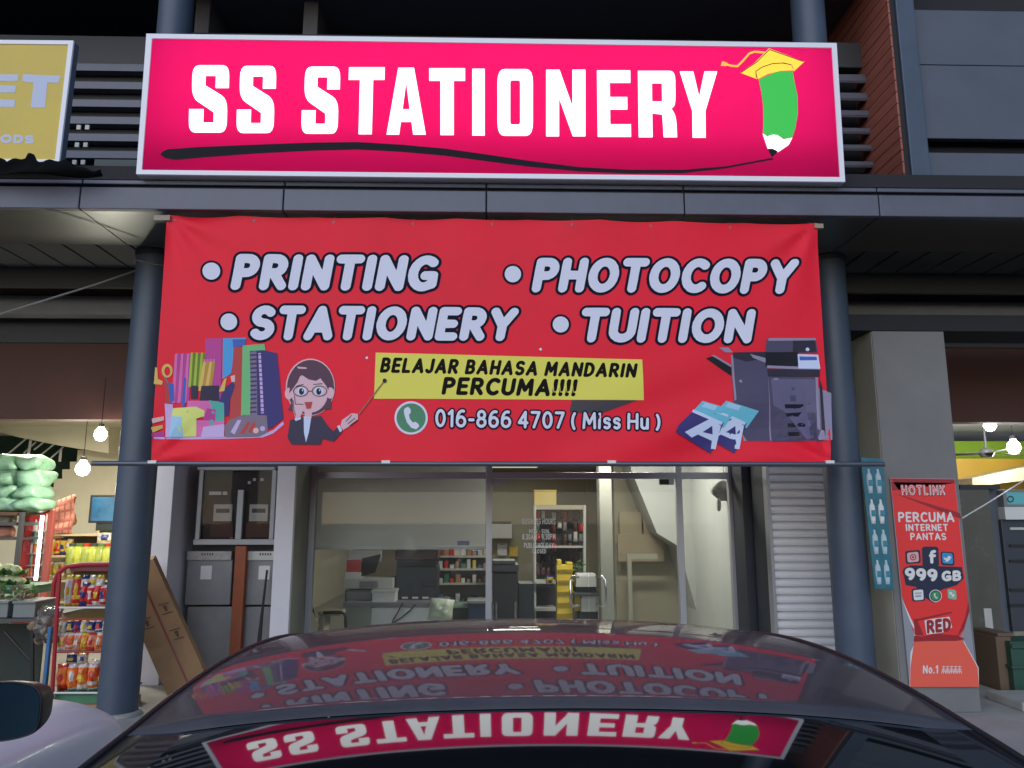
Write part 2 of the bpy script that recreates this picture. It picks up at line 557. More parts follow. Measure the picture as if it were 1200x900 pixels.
PLAID = mat('pink_brown_cloth', (0.55, 0.24, 0.17), 0.8, var=0.2, scale=9)
YELM = mat('yellow_paint', (0.68, 0.50, 0.05), 0.45, var=0.08)
LIME = mat('lime_green_paint', (0.42, 0.72, 0.06), 0.6)
MUST = mat('mustard_paint', (0.46, 0.29, 0.03), 0.6)
BULB = mat('lit_bulb', (1, 0.95, 0.85), emit=16, ecol=(1, 0.95, 0.82))
TUBEL = mat('lit_tube', (1, 1, 1), emit=5, ecol=(1, 0.97, 0.9))
CLEAR = glass_mat('clear_glass')
WINGL = glass_mat('shopfront_glass', (0.86, 0.88, 0.87), 0.30, 0.03)
PVC = glass_mat('clear_plastic', (0.9, 0.92, 0.92), 1.3, 0.12)

# ------------------------------------------------------------------ ground
ZW = 0.06
KERB_Y = 5.15
g = MB()
g.add([(-300, -300, 0), (300, -300, 0), (300, 300, 0), (-300, 300, 0)], [(0, 1, 2, 3)], ASPH)
tag(g.build('road'), kind='structure')
g = MB()
g.box(-30, 30, KERB_Y + 0.15, 19.5, -0.3, ZW, PAVE)
tag(g.build('pavement', bevel=0.01), kind='structure')
g = MB()
for i in range(40):
    g.box(-30 + i * 1.5, -30 + i * 1.5 + 1.49, KERB_Y, KERB_Y + 0.146, -0.3, ZW + 0.02, BEAM)
tag(g.build('kerb', bevel=0.012), kind='structure')
g = MB()
WL = mat('white_road_paint', (0.7, 0.7, 0.68), 0.7, var=0.2, scale=8)
for xx in (-4.1, -1.18, 1.5, 4.2):
    g.add([(xx, -0.6, 0.004), (xx + 0.1, -0.6, 0.004), (xx + 0.1, 4.9, 0.004), (xx, 4.9, 0.004)], [(0, 1, 2, 3)], WL)
tag(g.build('parking_markings'), kind='structure')

# ------------------------------------------------------------------ the terrace of shops: three buildings side by side
YF, YC, YB, YH, YS, YG = 6.0, 7.1, 8.0, 8.4, 8.3, 8.95
XL, XR = P(93, 235, YF).x, P(1030, 235, YF).x
ZSOF = P(600, 249, YF).z
ZF0, ZF1 = ZSOF, P(600, 224, YF).z
ZF2, ZF3 = P(600, 219.5, YF).z, P(600, 214.8, YF).z
mid = thing('stationery_shop', 'shop with red banner and pink sign between two round blue grey columns', 'shop', (0, 8, 0))
lef = thing('grocery_shop', 'open fronted grocery shop under the yellow sign, cream walls inside', 'shop', (-7, 8, 0))
rig = thing('phone_shop', 'shop behind the grey square pillar, lime green and mustard walls inside', 'shop', (7, 8, 0))

def canopy(parent, x0, x1, seams):
    xs = [x0] + [P(s, 235, YF).x for s in seams] + [x1]
    f = MB()
    for a, b in zip(xs[:-1], xs[1:]):
        f.box(a + 0.005, b - 0.005, YF, YF + 0.06, ZF0, ZF1, ALU_GREY)
        f.box(a + 0.005, b - 0.005, YF + 0.015, YF + 0.08, ZF2, ZF3, ALU_GREY)
    f.box(x0, x1, YF + 0.05, YF + 0.09, ZF0 + 0.02, ZF3 - 0.01, VOID)
    f.build('canopy_fascia', parent, bevel=0.006)
    s = MB()
    for a, b in zip(xs[:-1], xs[1:]):
        s.box(a + 0.006, b - 0.006, YF + 0.062, 6.85, ZSOF + 0.002, ZSOF + 0.02, SOFFIT)
    s.build('canopy_soffit', parent)
    d = MB()
    n = int((x1 - x0) / 0.30)
    for i in range(n):
        a = x0 + (x1 - x0) * i / n
        b = x0 + (x1 - x0) * (i + 1) / n
        d.box(a + 0.012, b - 0.012, 6.86, 7.55, ZSOF + 0.015, ZSOF + 0.05, RIB)
    d.box(x0, x1, 6.86, 7.56, ZSOF + 0.045, ZSOF + 0.09, VOID)
    d.build('ribbed_deck', parent)
    e = MB()
    e.box(x0, x1, 7.56, 7.62, P(600, 340, 7.56).z, ZSOF + 0.03, DARKP)
    e.build('inner_fascia', parent)
    e = MB()
    e.box(x0, x1, YF + 0.1, 9.0, ZSOF + 0.30, ZSOF + 0.42, VOID)
    e.build('canopy_roof', parent)
    e = MB()
    e.box(x0, x1, YB, YB + 0.2, P(600, 371, YB).z, P(600, 350, YB).z, BEAM)
    e.build('beam', parent, bevel=0.008)
    e = MB()
    e.box(x0, x1, YH, YH + 0.18, P(600, 493, YH).z, ZSOF + 0.3, BROWN)
    e.box(x0, x1, YH - 0.03, YH - 0.002, P(600, 405, YH).z, P(600, 371, YH).z + 0.1, DARKP)
    e.build('header_wall', parent)
ZHEAD = P(600, 493, YH).z
canopy(mid, XL, XR, (332, 570, 802))
canopy(lef, XL - 8.0, XL, (-170, -440))
canopy(rig, XR, XR + 8.0, (1275, 1520))

# columns
for top, bot in (((207, 20), (141.5, 770)), ((943, 20), (1006, 752))):
    a, b = P(*top, YC), P(*bot, YC)
    xc = (a.x + b.x) / 2
    c = MB()
    c.lathe((xc, YC, 0), [(0.0, ZW), (0.165, ZW), (0.165, 9.0)], STEEL_BLUE, 40)
    for zz in (ZSOF - 0.04,):
        c.lathe((xc, YC, 0), [(0.166, zz), (0.178, zz), (0.178, zz + 0.06), (0.166, zz + 0.06)], NAVY, 40)
    c.lathe((xc, YC, 0), [(0.166, ZW), (0.2, ZW + 0.002), (0.2, ZW + 0.03), (0.166, ZW + 0.035)], PAVE, 40)
    o = c.build('column', mid, smooth=True)

# upper storey of the stationery shop
YL = 7.55
u = MB()
zt, zb = P(600, 73, YL).z, ZSOF + 0.42
XWL, XWR = XL, P(1022, 110, YL).x
for i, (ya, yb2) in enumerate(((74, 86), (96, 107), (117, 127), (138, 147), (158, 167), (178, 187))):
    za, zc_ = P(120, ya, YL).z, P(120, yb2, YL).z
    d = za - zc_
    pts = [(YL - 0.02, zc_ - 0.005), (YL - 0.035, zc_ + 0.02), (YL - 0.02, za - 0.02), (YL + 0.06, za + 0.02), (YL + 0.06, za), (YL + 0.0, zc_)]
    vs_ = [(x, p[0], p[1]) for x in (XWL, XWR) for p in pts]
    n = len(pts)
    u.add(vs_, [(k, (k + 1) % n, (k + 1) % n + n, k + n) for k in range(n)] + [tuple(range(n)), tuple(range(n, 2 * n))[::-1]], ALU_GREY)
u.build('louvre', mid, bevel=0.004)
u = MB()
u.box(XWL, XWR, YL + 0.22, YL + 0.3, zb, zt + 0.02, VOID)
u.build('louvre_backing', mid)
u = MB()
u.box(XWL, XWR, YL + 0.02, YL + 0.2, zt + 0.01, P(600, 42, YL).z, DARKP)
u.build('parapet_panel', mid, bevel=0.01)
u = MB()
zv = P(600, 42, YL).z
DIM = mat('dim_recess_paint', (0.16, 0.155, 0.18), 0.9)
u.box(XWL, XWR + 0.3, 9.6, 9.8, zv - 1, 9.2, DIM)
u.box(XWL, XWR + 0.3, YL + 0.2, 9.6, zv - 0.1, zv - 0.02, DIM)
u.box(XWL, XWR + 0.3, 6.6, 9.8, 7.45, 7.6, DIM)
u.build('balcony_recess', mid)
for pxs in (237, 364):
    u = MB()
    a = P(pxs - 8.5, 20, 7.8).x
    b = P(pxs + 8.5, 20, 7.8).x
    u.box(a, b, 7.8, 8.7, zv - 0.02, 7.45, mat('post_grey', (0.15, 0.14, 0.165), 0.6))
    u.build('post', mid, bevel=0.005)
u = MB()
XSW = P(1050, 107, 7.0).x
zp = ZSOF + 0.1
k = 0
while zp < 7.7:
    u.box(XSW - 0.02, XSW, 6.97, 9.5, zp, zp + 0.118, SIDING)
    zp += 0.125
    k += 1
u.box(XSW - 0.012, XSW + 0.05, 6.975, 9.5, ZSOF + 0.1, 7.7, VOID)
u.build('siding_wall', mid, bevel=0.003)
# junction plates on the louvre
for k, (py, pa) in enumerate(((149, 92), (169.5, 90), (190, 87))):
    for dx in (0, 10):
        u = MB()
        u.pbox(pa + dx - 2.4, py - 2.6, pa + dx + 2.4, py + 2.6, YL - 0.05, 0.02, PALEG)
        u.build('bracket', mid)
u = MB()
u.pbox(110, 187, 168, 204, YL - 0.1, 0.03, mat('dark_green_panel', (0.03, 0.065, 0.062), 0.4))
u.build('low_panel', mid)

# upper storey of the neighbours
u = MB()
xa, xb = XSW + 0.055, P(1082, 110, 6.95).x
u.box(xa, xb, 6.95, 7.4, ZSOF + 0.1, 7.7, STEEL_BLUE)
u.build('wall_post', rig, bevel=0.01)
for (ya, yb2, dy) in ((12, 76, 0), (78, 163.5, -0.02), (179, 218, 0.0)):
    u = MB()
    u.box(xb + 0.002, xb + 7, 7.05 + dy, 7.12 + dy, P(1120, yb2, 7.05).z, P(1120, ya, 7.05).z, mat('cladding_grey', (0.095, 0.108, 0.145), 0.5, var=0.10, scale=1.3, bump=0.05, bscale=2))
    u.build('cladding_panel', rig, bevel=0.006)
u = MB()
u.box(xb, xb + 7, 7.2, 7.3, ZSOF + 0.1, 7.7, VOID)
u.build('cladding_backing', rig)
u = MB()
u.box(XL - 8, XL - 0.01, YL + 0.1, YL + 0.3, ZSOF + 0.3, P(600, 43, YL).z, DARKP)
for i in range(6):
    z = P(120, (80, 101, 122, 142, 162, 182)[i], YL).z
    u.box(XL - 8, XL - 0.01, YL - 0.02, YL + 0.08, z - 0.04, z + 0.04, ALU_GREY)
u.box(XL - 8, XL - 0.01, 6.6, 9.8, 7.45, 7.6, VOID)
u.box(XL - 8, XL - 0.01, 9.6, 9.8, 5, 7.45, VOID)
u.build('upper_wall', lef)

# ---- walls that carry the shops at street level
ZC = 3.25
m = MB()
xA0, xA1 = P(178, 600, YS).x, P(201, 600, YS).x
m.box(xA0, xA1, YS, 19, ZW, ZHEAD + 0.2, WHITEW)
m.build('party_wall', mid, bevel=0.006)
m = MB()
xB0, xB1 = P(323, 600, YS).x, P(344.5, 600, YS).x
m.box(xB0, xB1, YS, YG + 0.05, ZW, ZHEAD + 0.2, WHITEW)
m.build('pier', mid, bevel=0.006)
m = MB()
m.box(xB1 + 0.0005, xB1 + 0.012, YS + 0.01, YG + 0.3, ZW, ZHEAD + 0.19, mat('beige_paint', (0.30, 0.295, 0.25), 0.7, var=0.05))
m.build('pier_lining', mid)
m = MB()
m.box(xA1, xB0, YG, YG + 0.12, ZW, ZHEAD + 0.2, mat('recess_grey', (0.12, 0.12, 0.135), 0.8, var=0.15))
m.build('recess_wall', mid)
xD0, xD1 = P(874, 620, 8.5).x, P(901, 620, 8.5).x
m = MB()
m.box(xD0, xD0 + (xD1 - xD0) * 0.45, 8.56, 19, ZW, ZHEAD + 0.2, NAVY)
m.box(xD0 + (xD1 - xD0) * 0.45, xD1, 8.5, 19, ZW, ZHEAD + 0.2, NAVY)
m.build('end_wall', mid, bevel=0.006)
m = MB()
m.box(xD0 - 0.014, xD0 - 0.001, YG + 0.06, 18.9, ZW, ZHEAD + 0.1, LTGREY)
m.build('inner_lining', mid)

# ---- shopfront: frame, panes, doors
ZT0, ZT1 = P(600, 561, YG).z, P(600, 553.5, YG).z
xG0, xG1 = xB1 + 0.013, xD0 + 0.03
xM1, xM2 = P(573, 620, YG).x, P(797, 620, YG).x
sf = MB()
fw = 0.035
for x in (xG0 + fw, xM1, xM2, xG1 - fw):
    sf.box(x - fw, x + fw, YG - 0.03, YG + 0.05, ZW + 0.1, ZHEAD + 0.15, FRAME)
sf.box(xG0, xG1, YG - 0.027, YG + 0.047, ZT0, ZT1, FRAME)
sf.box(xG0, xG1, YG - 0.027, YG + 0.047, ZW, ZW + 0.1, FRAME)
sfo = sf.build('shopfront_frame', mid, bevel=0.004)
for nm, a, b in (('window_pane', xG0 + 2 * fw, xM1 - fw), ('narrow_pane', xM2 + fw, xG1 - 2 * fw)):
    w = MB()
    w.box(a, b, YG, YG + 0.008, ZW + 0.1, ZT0, WINGL)
    w.build(nm, mid)
xDm = P(690, 690, YG).x
for k, (a, b) in enumerate(((xM1 + fw + 0.004, xDm - 0.004), (xDm + 0.004, xM2 - fw - 0.004))):
    w = MB()
    w.box(a, b, YG, YG + 0.012, ZW + 0.105, ZT0 - 0.006, WINGL)
    dr = w.build('glass_door', mid)
    h = MB()
    hx = P(668 if k == 0 else 709, 690, YG).x
    z0, z1 = P(690, 711, YG).z, P(690, 674, YG).z
    s = 1 if k == 0 else -1
    hx2 = hx
    pts = [(hx2 + s * 0.10, YG - 0.004, z1 - 0.02), (hx2 + s * 0.03, YG - 0.05, z1 - 0.01), (hx2, YG - 0.06, z1 - 0.05), (hx2, YG - 0.06, z0 + 0.05), (hx2 + s * 0.03, YG - 0.05, z0 + 0.01), (hx2 + s * 0.10, YG - 0.004, z0 + 0.02)]
    h.tube(pts, 0.014, CHROME, 10)
    h.build('door_handle', dr, smooth='all')
    f = MB()
    if k == 0:
        f.pbox(577.5, 561.5, 596, 568, YG - 0.012, 0.03, FRAME)
    else:
        f.pbox(773, 561.5, 790, 568, YG - 0.012, 0.03, BLACK)
        f.pbox(784, 562, 790, 567.5, YG - 0.016, 0.03, WHITEP)
    f.build('door_fitting', dr)
    if k == 0:
        it = []
        for txt, x0, y0, x1, y1 in (('BUSINESS HOURS', 612, 607.5, 651, 614.5), ('MON - SUN', 620, 620, 643, 625), ('8.30AM - 9.30PM', 612, 625.5, 651, 632.5), ('PUBLIC HOLIDAY', 614, 636, 649, 642.5), ('CLOSED', 624, 643.5, 640, 648.5)):
            it += [(WHITEP, lp, 0) for lp in text_loops(txt, ((x0, y0), (x1, y0), (x1, y1), (x0, y1)), 0.11, 0.16)]
        flat('lettering', dr, it, YG, 0.002)
for a, b, mm in ((xG0 + 2 * fw, xM1 - fw, WINGL), (xM1 + fw, xM2 - fw, WINGL), (xM2 + fw, xG1 - 2 * fw, WINGL)):
    w = MB()
    w.box(a, b, YG, YG + 0.008, ZT1, ZHEAD + 0.15, mm)
    w.build('transom_pane', mid)

# ---- inside the stationery shop
m = MB()
m.box(xA1, xD0, 19.0, 19.15, ZW, ZC + 0.2, OLIVE)
m.build('back_wall', mid)
m = MB()
m.box(xA1 + 0.001, xA1 + 0.012, YG + 0.13, 18.99, ZW, ZC, CREAM)
m.build('inner_wall', mid)
m = MB()
m.box(xA1 + 0.02, xD0 - 0.004, YG + 0.1, 19.0, 2.93, 3.05, mat('brownish_ceiling', (0.34, 0.31, 0.28), 0.8))
m.build('ceiling', mid)
g = MB()
g.add([(-12, YS, ZW + 0.006), (12, YS, ZW + 0.006), (12, 19.2, ZW + 0.006), (-12, 19.2, ZW + 0.006)], [(0, 1, 2, 3)], TILE)
tag(g.build('floor'), kind='structure')
# staircase flank behind the right panes
YST = 10.7
m = MB()
pts = [P(*q, YST) for q in ((735, 520), (740, 552), (770, 625), (795, 640), (823, 740), (830, 800), (905, 800), (905, 520))]
m.prism([(q.x, q.z) for q in pts], YST, YST + 0.9, LTGREY)
m.build('staircase', mid)
m = MB()
m.pbox(704, 520, 719, 820, 10.0, 0.25, mat('dull_post_paint', (0.30, 0.30, 0.26), 0.7))
m.build('inner_post', mid, bevel=0.01)
m = MB()
m.pbox(722, 545, 830, 830, 11.4, 0.08, OLIVE)
m.build('partition', mid)
# rolled down blind in the window
t = thing('roller_blind', 'grey fabric blind pulled halfway down inside the shop window', 'blind', (P(470, 600, YG).x, YG + 0.15, 1.7))
m = MB()
bl = BLIND.node_tree
tl_ = bl.nodes.new('ShaderNodeBsdfTranslucent')
tl_.inputs[0].default_value = (0.75, 0.75, 0.72, 1)
mx_ = bl.nodes.new('ShaderNodeMixShader')
mx_.inputs[0].default_value = 0.4
bl.links.new(bl.nodes['Principled BSDF'].outputs[0], mx_.inputs[1])
bl.links.new(tl_.outputs[0], mx_.inputs[2])
bl.links.new(mx_.outputs[0], [n_ for n_ in bl.nodes if n_.type == 'OUTPUT_MATERIAL'][0].inputs[0])
m.grid(lambda u, v: P(367 + 202 * u, 642 - 112 * v, YG + 0.15 + 0.004 * math.sin(9 * v)), 6, 24, BLIND)
m.build('fabric', t)
m = MB()
m.pbox(367, 640.5, 569, 644, YG + 0.145, 0.025, WHITEP)
m.build('bottom_rail', t, bevel=0.004)
m = MB()
m.pbox(536, 634, 550, 639, YG + 0.147, 0.002, mat('lilac_print', (0.33, 0.32, 0.55), 0.6))
m.build('label', t)

# ---- left shop shell
m = MB()
m.box(XL - 8, xA0 - 0.002, 14.0, 14.15, ZW, ZC + 0.3, CREAM)
m.build('back_wall', lef)
m = MB()
m.box(xA0 - 0.013, xA0 - 0.001, YS + 0.2, 14, ZW, ZC + 0.2, CREAM)
m.build('inner_wall', lef)
m = MB()
m.box(XL - 8, xA0, YS + 0.3, 14.1, ZC - 0.1, ZC + 0.1, CREAM)
m.build('ceiling', lef)
m = MB()
m.box(XL - 8.1, XL - 8, YS, 14.1, ZW, ZC, CREAM)
m.build('end_wall', lef)
# the stair in the grocery: stepped flank, dark recess, sloping soffit, railing
YW = 12.6
m = MB()
pts = [P(*q, YW) for q in ((145, 530), (91, 527), (90, 541), (82, 541), (82, 550), (73, 550), (73, 561), (63, 561), (63, 571), (52, 571), (51, 582), (40, 582), (30, 592), (-60, 592), (-60, 700), (145, 700))]
m.prism([(q.x, q.z) for q in pts], YW, YW + 0.15, CREAM)
m.build('stair_flank', lef)
m = MB()
pts = [P(*q, YW) for q in ((145, 470), (145, 534), (92, 526), (45, 516.5), (0, 505), (-60, 492), (-60, 470))]
m.prism([(q.x, q.z) for q in pts], YW - 0.5, YW + 0.2, CREAM)
m.build('sloping_slab', lef)
m = MB()
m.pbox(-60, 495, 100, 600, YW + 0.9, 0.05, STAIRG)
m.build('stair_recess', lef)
m = MB()
for a, b in (((8, 533), (32, 513)), ((40, 527), (54, 516)), ((47, 534), (64, 520)), ((47, 548), (74, 524)), ((28, 531), (42, 518))):
    m.tube([P(*a, YW + 0.3), P(*b, YW + 0.3)], 0.014, WHITEP, 8)
for a, b in (((33, 534), (36, 516)), ((70, 541), (71.5, 527))):
    m.tube([P(*a, YW + 0.2), P(*b, YW + 0.2)], 0.022, WHITEP, 8)
m.build('stair_railing', lef)

# ---- right shop shell
xR0 = xD1
YP = 7.0
xP0, xP1 = P(1040, 609, YP).x, P(1128, 609, YP).x
m = MB()
m.box(xP0, xP1, YP, YP + 0.45, ZW, P(1060, 388, YP).z, GREYW)
m.build('pillar', rig, bevel=0.008)
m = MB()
m.box(xP0 - 0.006, xP0 - 0.001, YP + 0.012, YP + 0.44, ZW, P(1060, 388, YP).z - 0.005, mat('pillar_lit_beige', (0.36, 0.345, 0.28), 0.75, var=0.06))  # thin added sheet, lighter beige paints in the light on this side
m.build('pillar_lit_side', rig)
m = MB()
m.box(xP0 - 0.35, xP1 + 7, YP - 0.01, YP + 0.5, P(1060, 388, YP).z + 0.002, P(1060, 369, YP).z, VOID)
m.build('pillar_cap_beam', rig)
m = MB()
n = 48
xs0, xs1 = P(901, 640, 8.05).x, P(901, 640, 8.05).x + 1.1
vs_, fs_ = [], []
zz, i = ZW, 0
prof = []
while zz < ZHEAD + 0.2:
    prof += [(8.075, zz), (8.03, zz + 0.004), (8.02, zz + 0.03), (8.03, zz + 0.06), (8.065, zz + 0.076)]
    zz += 0.082
vs_ = [(x, y, z) for y, z in prof for x in (xs0, xs1)]
m.add(vs_, [(2 * k, 2 * k + 1, 2 * k + 3, 2 * k + 2) for k in range(len(prof) - 1)], SHUT)
m.build('roller_shutter', rig)
m = MB()
m.box(xs0 - 0.002, xs0 + 0.03, 8.0, 8.12, ZW, ZHEAD + 0.1, FRAME)
m.box(xs0 - 0.001, xs0 + 0.02, 8.13, 8.49, ZW, ZHEAD + 0.1, NAVY)
m.build('shutter_guide', rig)
m = MB()
m.box(xs1, xs1 + 0.1, 8.5, 9.2, ZW, ZHEAD + 0.2, GREYW)
m.build('side_wall', rig)
m = MB()
m.box(xR0, XR + 8, 14, 14.1, ZW, ZC + 0.3, WHITEW)
m.box(xR0, XR + 8, 12.4, 12.5, P(1150, 540, 12.4).z, P(1150, 517, 12.4).z, LIME)
m.build('back_wall', rig)
m = MB()
m.box(xR0, XR + 8, YS + 0.3, 14.1, ZC - 0.1, ZC + 0.1, WHITEW)
m.build('ceiling', rig)
m = MB()
m.box(xs1 + 0.1, xs1 + 6.5, 11.5, 11.6, P(1150, 577, 11.5).z, P(1150, 537.5, 11.5).z, MUST)
m.build('mustard_band', rig)
m = MB()
pts = [P(*q, 11.2) for q in ((1120, 562), (1200, 545), (1290, 526), (1290, 556), (1200, 562), (1120, 572))]
m.prism([(q.x, q.z) for q in pts], 10.8, 11.2, mat('cream_beam', (0.42, 0.35, 0.23), 0.7))
m.build('sloping_beam', rig)
m = MB()
m.box(xR0 + 0.2, XR + 8, 13.0, 13.1, ZW, P(1150, 570, 13.0).z, mat('greige_wall', (0.22, 0.20, 0.165), 0.8, var=0.1))
m.build('partition', rig)
# ------------------------------------------------------------------ the pink light box sign
def acrylic(name, col, mixf=0.75):
    m_ = bpy.data.materials.new(name)
    m_.use_nodes = True
    nt = m_.node_tree
    nt.nodes.clear()
    out = nt.nodes.new('ShaderNodeOutputMaterial')
    tl = nt.nodes.new('ShaderNodeBsdfTranslucent')
    df = nt.nodes.new('ShaderNodeBsdfDiffuse')
    mx = nt.nodes.new('ShaderNodeMixShader')
    mx.inputs[0].default_value = mixf
    tl.inputs[0].default_value = (*col, 1)
    df.inputs[0].default_value = (*col, 1)
    nt.links.new(df.outputs[0], mx.inputs[1])
    nt.links.new(tl.outputs[0], mx.inputs[2])
    nt.links.new(mx.outputs[0], out.inputs[0])
    return m_
SPINK = acrylic('pink_acrylic', (0.85, 0.014, 0.168))
STUBE = mat('sign_tube', (1, 1, 1), emit=3.8, ecol=(1, 1, 1))
SWHITE = mat('lit_white_acrylic', (0.85, 0.85, 0.85), 0.35, emit=0.95, ecol=(1, 1, 1))
SGREY = mat('lit_charcoal_film', (0.018, 0.015, 0.024), 0.6, spec=0.1)
SYEL = mat('lit_yellow_film', (0.8, 0.5, 0.03), 0.35, emit=0.75, ecol=(0.85, 0.53, 0.035))
SORG = mat('lit_orange_film', (0.8, 0.35, 0.03), 0.35, emit=0.75, ecol=(0.85, 0.36, 0.04))
SGRN = mat('lit_green_film', (0.03, 0.35, 0.04), 0.35, emit=0.42, ecol=(0.036, 0.60, 0.075))
SDK = mat('dark_brown_film', (0.12, 0.05, 0.02), 0.35)
TRIM = mat('sign_trim_white', (0.80, 0.80, 0.90), 0.4, emit=0.06, ecol=(0.8, 0.8, 1.0))
YSG = 5.925
SQ = [(172, 40), (980, 51), (990, 213.5), (160, 204.5)]       # outline of the box face
def sgn(u, v):
    """point of the sign face, u to the right, v down, 0..1"""
    a = Vector(SQ[0]).lerp(Vector(SQ[1]), u)
    b = Vector(SQ[3]).lerp(Vector(SQ[2]), u)
    return tuple(a.lerp(b, v))
t = thing('shop_sign', 'pink light box sign reading SS STATIONERY on the canopy edge', 'sign', (0, YSG, P(575, 210, YSG).z))
cs = [P(*q, YSG) for q in SQ]
m = MB()
def face_box(mb, q, y0, y1, mm):
    w = [P(*c, YSG) for c in q]
    v8 = [(c.x, y0, c.z) for c in w] + [(c.x, y1, c.z) for c in w]
    mb.add(v8, [(0, 1, 2, 3), (7, 6, 5, 4), (0, 4, 5, 1), (1, 5, 6, 2), (2, 6, 7, 3), (3, 7, 4, 0)], mm)
_w = [P(*c, YSG) for c in SQ]
_v = [(c.x, y, c.z) for y in (YSG + 0.012, YSG + 0.30) for c in _w]
m.add(_v, [(7, 6, 5, 4), (0, 4, 5, 1), (1, 5, 6, 2), (2, 6, 7, 3), (3, 7, 4, 0)], mat('sign_case', (0.82, 0.82, 0.84), 0.6))
m.build('case', t)
for k in range(4):
    m = MB()
    v = 0.12 + 0.26 * k
    m.tube([P(*sgn(0.012, v), YSG) + Vector((0, 0.21, 0)), P(*sgn(0.988, v), YSG) + Vector((0, 0.21, 0))], 0.014, STUBE, 8)
    m.build('tube_lamp', t)
IN = [(178.5, 45.5), (974.5, 56.5), (984, 208), (166.5, 199.5)]
m = MB()
for i in range(4):
    q = [SQ[i], SQ[(i + 1) % 4], IN[(i + 1) % 4], IN[i]]
    face_box(m, q, YSG - 0.008, YSG + 0.012, TRIM)
m.build('trim_frame', t)
m = MB()
m.add([tuple(P(*c, YSG) + Vector((0, 0.004, 0))) for c in IN], [(0, 1, 2, 3)], SPINK)
m.build('acrylic_face', t)
# block capitals drawn for this sign: polygons on a 0..1 box, with square shoulders
def chf(pts, c=0.1, only=None):
    """cut the corners of a polygon to a short curve"""
    out = []
    n = len(pts)
    for i in range(n):
        if only is not None and i not in only:
            out.append(pts[i])
            continue
        p, a, b = Vector(pts[i]), Vector(pts[i - 1]), Vector(pts[(i + 1) % n])
        da, db = (a - p), (b - p)
        ca = p + da.normalized() * min(c, da.length * 0.5)
        cb = p + db.normalized() * min(c, db.length * 0.5)
        for k in range(5):
            s = k / 4
            out.append(tuple(ca * (1 - s) ** 2 + p * 2 * s * (1 - s) + cb * s * s))
    return out
k = 0.33
BLK = {
    'S': [chf([(1, .66), (1, 1), (.06, 1), (.06, .52), (.63, .30), (.63, .15), (.37, .15), (.37, .35), (0, .35), (0, 0), (.97, 0), (.97, .50), (.40, .70), (.40, .84), (.66, .84), (.66, .66)], .17, (1, 2, 3, 9, 10, 11))],
    'T': [[(0, 1), (1, 1), (1, .81), (.685, .81), (.685, 0), (.315, 0), (.315, .81), (0, .81)]],
    'A': [[(0, 0), (.30, 1), (.70, 1), (1, 0), (.68, 0), (.635, .19), (.365, .19), (.32, 0)], [(.41, .38), (.59, .38), (.5, .78)]],
    'I': [[(0, 0), (0, 1), (1, 1), (1, 0)]],
    'O': [chf([(0, 0), (0, 1), (1, 1), (1, 0)], .2), chf([(.36, .17), (.64, .17), (.64, .83), (.36, .83)], .05)],
    'N': [[(0, 0), (0, 1), (.34, 1), (.67, .45), (.67, 1), (1, 1), (1, 0), (.68, 0), (.33, .57), (.33, 0)]],
    'E': [[(0, 0), (0, 1), (1, 1), (1, .81), (.38, .81), (.38, .60), (.9, .60), (.9, .41), (.38, .41), (.38, .19), (1, .19), (1, 0)]],
    'R': [chf([(0, 0), (0, 1), (.97, 1), (.97, .49), (.86, .43), (.98, .32), (1, 0), (.65, 0), (.62, .34), (.36, .36), (.36, 0)], .14, (2, 3, 5)), [(.36, .54), (.62, .54), (.62, .81), (.36, .81)]],
    'Y': [[(0, 1), (.36, 1), (.51, .62), (.66, 1), (1, 1), (.67, .40), (.67, 0), (.32, 0), (.32, .40)]],
}
LET = [('S', 222, 268), ('S', 278, 323), ('S', 354, 398), ('T', 408, 450), ('A', 453, 499), ('T', 503, 545), ('I', 553.5, 568), ('O', 583, 624.5), ('N', 640, 686), ('E', 700, 739), ('R', 748, 793), ('Y', 797, 841)]
it = []
for ch, x0, x1 in LET:
    yt = 76.5 + (x0 - 222) * 0.0125
    yb_ = 155.5 + (x0 - 222) * 0.0105
    lp2 = []
    for lp in BLK[ch]:
        lp2.append([(x0 + (x1 - x0) * x - (0.5 - y) * 2.0 * (1 if x0 < 450 else -0.5 if x0 > 650 else 0), yb_ + (yt - yb_) * y) for x, y in lp])
    it.append((SWHITE, lp2, 0))
flat('lettering', t, it, YSG, 0.0015)
# long brush underline
top = [(190, 178), (196, 175), (230, 172.5), (300, 169.5), (370, 167), (420, 166.5), (470, 169.5), (520, 174), (570, 181), (620, 188.5), (680, 196), (740, 199), (800, 199), (850, 195), (905, 185)]
bot = [(906, 187), (850, 197.5), (800, 203), (740, 203.5), (680, 201), (620, 195.5), (570, 189), (520, 182.5), (470, 178), (420, 175.5), (370, 176.5), (300, 180), (240, 184.5), (205, 187.5), (193, 185), (188, 181.5)]
flat('underline_swoosh', t, [(SGREY, [top + bot], 0)], YSG, 0.0012)
